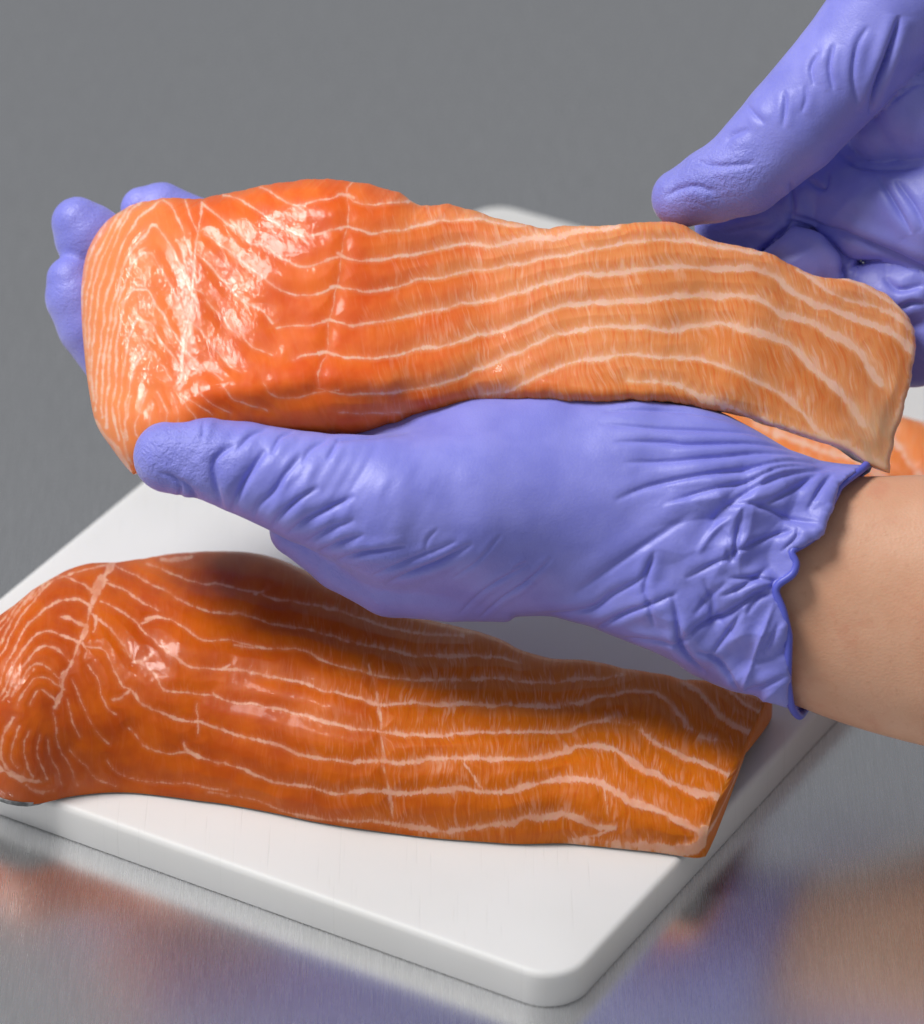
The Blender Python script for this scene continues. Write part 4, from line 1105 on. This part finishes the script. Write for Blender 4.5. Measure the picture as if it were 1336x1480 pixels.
def tube(path, r, n=10, closed=True):
    P = np.asarray(path, float); m = len(P)
    Tn = np.roll(P, -1, 0) - np.roll(P, 1, 0)
    Tn /= np.linalg.norm(Tn, axis=1)[:, None]
    ref = P - P.mean(0); ref /= np.linalg.norm(ref, axis=1)[:, None]
    b = np.cross(Tn, ref); b /= np.linalg.norm(b, axis=1)[:, None]
    a = np.cross(b, Tn)
    ang = np.linspace(0, 2 * math.pi, n, endpoint=False)
    V = P[:, None] + r * (np.cos(ang)[None, :, None] * a[:, None] + np.sin(ang)[None, :, None] * b[:, None])
    V = np.concatenate([V, V[:1]], 0)
    Fq = grid_faces(m + 1, n, 0, True) % (m * n) if closed else grid_faces(m, n, 0, True)
    return V[:m].reshape(-1, 3), Fq


def chain_at(chain, px):
    C = np.array(chain, float)
    return [np.interp(px, C[:, 0], C[:, k]) for k in range(4)]


def loft_arm(chain, zs, n=96, m=150, px0=None, px1=None):
    C = np.array(chain, float)
    s = np.linspace(C[0, 0] if px0 is None else px0, C[-1, 0] if px1 is None else px1, m)
    Q = spline(C, 400)
    ang = np.linspace(0, 2 * math.pi, n, endpoint=False)
    cx = s; cy = np.interp(s, Q[:, 0], Q[:, 1]); cd = np.interp(s, Q[:, 0], Q[:, 2]); r = np.interp(s, Q[:, 0], Q[:, 3])
    c = pts(np.stack([cx, cy, cd], 1))
    t = np.gradient(c, axis=0); t /= np.linalg.norm(t, axis=1)[:, None]
    nv = np.stack([-t[:, 1], t[:, 0], 0 * r], 1)
    nv /= np.linalg.norm(nv, axis=1)[:, None]
    zv = np.array([0, 0, 1.0])
    V = c[:, None] + (r[:, None] * np.cos(ang))[..., None] * nv[:, None] + (zs * r[:, None] * np.sin(ang))[..., None] * zv
    return V


person = empty('person', pt(1500, 900, D0 - 55))
armV = loft_arm(ARM, 0.62)
_k = sstep(1200, 1500, 668 + armV[..., 0])
armV[..., 2] = (D0 - 55) + (armV[..., 2] - (D0 - 55)) * (1 + 0.3 * _k)
bx = armV[..., 0]; by = armV[..., 1]
armV = armV + np.array([0, 0, 1.0]) * (4 * fbm(bx * 0.008, by * 0.010, 90, 2))[..., None]
mA, nA = armV.shape[:2]
arm_faces = [grid_faces(mA, nA, 0, True), np.arange(nA)[None, ::-1], (np.arange(nA) + (mA - 1) * nA)[None, :]]
arm = link('forearm', make_mesh('forearm', armV.reshape(-1, 3), arm_faces, M['human']), person)
arm['label'] = 'bare tanned forearm reaching in from the right'
gl = link('glove', left_glove(), person)
gl['label'] = 'violet nitrile glove holding the salmon fillet from below'

# rolled bead round the cuff
ph = np.linspace(0, 2 * math.pi, 260, endpoint=False)
Xr = np.full(ph.shape, 1160.0)
for _ in range(60):
    cx, cy, cd, cr = chain_at(BODY, Xr)
    pyr = cy - cr * np.cos(ph)
    fr = 1 / (1 + np.exp(-(np.sin(ph) * cr * ZS) / 25.0))
    Xr = 0.7 * Xr + 0.3 * rim_x(pyr, fr)
cx, cy, cd, cr = chain_at(BODY, Xr)
wv = 1.5 * np.sin(ph * 9) + 1.2 * np.sin(ph * 14 + 1)
path = pts(np.stack([Xr, cy - (cr - 3 + wv) * np.cos(ph), cd + (cr - 3 + wv) * ZS * np.sin(ph)], 1))
for _ in range(2):
    path = 0.25 * np.roll(path, 1, 0) + 0.5 * path + 0.25 * np.roll(path, -1, 0)
bv, bf = tube(path, 5.6)
be = link('cuff_bead', make_mesh('cuff_bead', bv, [bf], M['bead']), gl)


def right_glove():
    vox = 5.0
    d0 = D0
    G, o = grid_box(915, 1720, -260, 610, d0 - 420, d0 + 120, vox)
    zz = d0 - 190
    f = chain_sdf(G, [(985, 286, zz + 20, 43), (1030, 268, zz + 34, 54), (1075, 248, zz + 45, 63), (1145, 182, zz + 62, 73), (1225, 95, zz + 80, 78), (1300, 5, zz + 90, 88), (1390, -90, zz + 80, 110)])
    parts = [
        ([(1285, 174, zz - 6, 64), (1340, 142, zz + 6, 98), (1440, 90, zz + 10, 130), (1600, 20, zz + 20, 150)], 2),
        ([(1040, 330, zz - 80, 36), (1105, 318, zz - 76, 50), (1190, 270, zz - 76, 55), (1280, 220, zz - 60, 60)], 2),
        ([(1110, 425, zz - 60, 50), (1160, 390, zz - 36, 58), (1215, 420, zz - 60, 50)], 1),
        ([(1205, 285, zz - 72, 58), (1270, 300, zz - 40, 78), (1360, 305, zz - 14, 96), (1500, 230, zz, 130)], 3),
        ([(1225, 445, zz - 64, 46), (1275, 428, zz - 36, 52), (1340, 425, zz - 26, 54), (1480, 360, zz - 10, 90)], 3),
        ([(1270, 510, zz - 80, 50), (1318, 498, zz - 62, 62), (1420, 460, zz - 30, 76), (1520, 380, zz - 20, 90)], 3),
        ([(1480, 200, zz, 150), (1620, 120, zz, 150), (1760, 60, zz, 140)], 20),
    ]
    for ch, k in parts:
        f = smin(f, chain_sdf(G, ch), k)
    X, Y, Zz = G
    f = np.maximum(f, (668 + X * (F / (F - Zz))) - 1690)
    V, Fq = surface_nets(f.astype(np.float32), o, vox)
    V = relax(V, Fq, 2, 0.5)
    V, Fq = subdivide(V, Fq)
    nn = vnormals(V, Fq); uv = proj(V); x, y = uv[:, 0], uv[:, 1]
    Rr = fold_field(FOLDS_R, (900, -40, 1380, 620))
    facing = sstep(-0.05, 0.35, nn[:, 2])
    disp = Rr.at(x, y) * 0.85 + 3.5 * fbm(x * 0.014, y * 0.014, 101, 2)
    low = sstep(230, 300, y)
    disp = disp + low * 4 * (1 - 2 * np.abs(noise2((x + 0.7 * y) * 0.013, (y - 0.7 * x) * 0.006, 111)) - 0.6)
    V = V + nn * (disp * facing)[:, None]
    tip = np.exp(-(((x - 1030) / 90) ** 2 + ((y - 265) / 65) ** 2) ** 1.5)
    return make_mesh('right_glove', V, [Fq], M['glove'], True, dict(grain=tip))


gr = link('glove', right_glove(), person)
gr['label'] = 'violet nitrile glove of the upper hand, fingers pinching'
av = loft_arm([(1640, 112, D0 - 190, 128), (1800, 40, D0 - 190, 140), (2300, -160, D0 - 150, 190)], 0.85, 48, 60)
a_, b_ = av.shape[:2]
link('forearm', make_mesh('upper_forearm', av.reshape(-1, 3), [grid_faces(a_, b_, 0, True), np.arange(b_)[None, ::-1], (np.arange(b_) + (a_ - 1) * b_)[None, :]], M['human']), person)
tag(person, 'person in violet nitrile gloves reaching in from the right, lifting a salmon fillet', 'person')
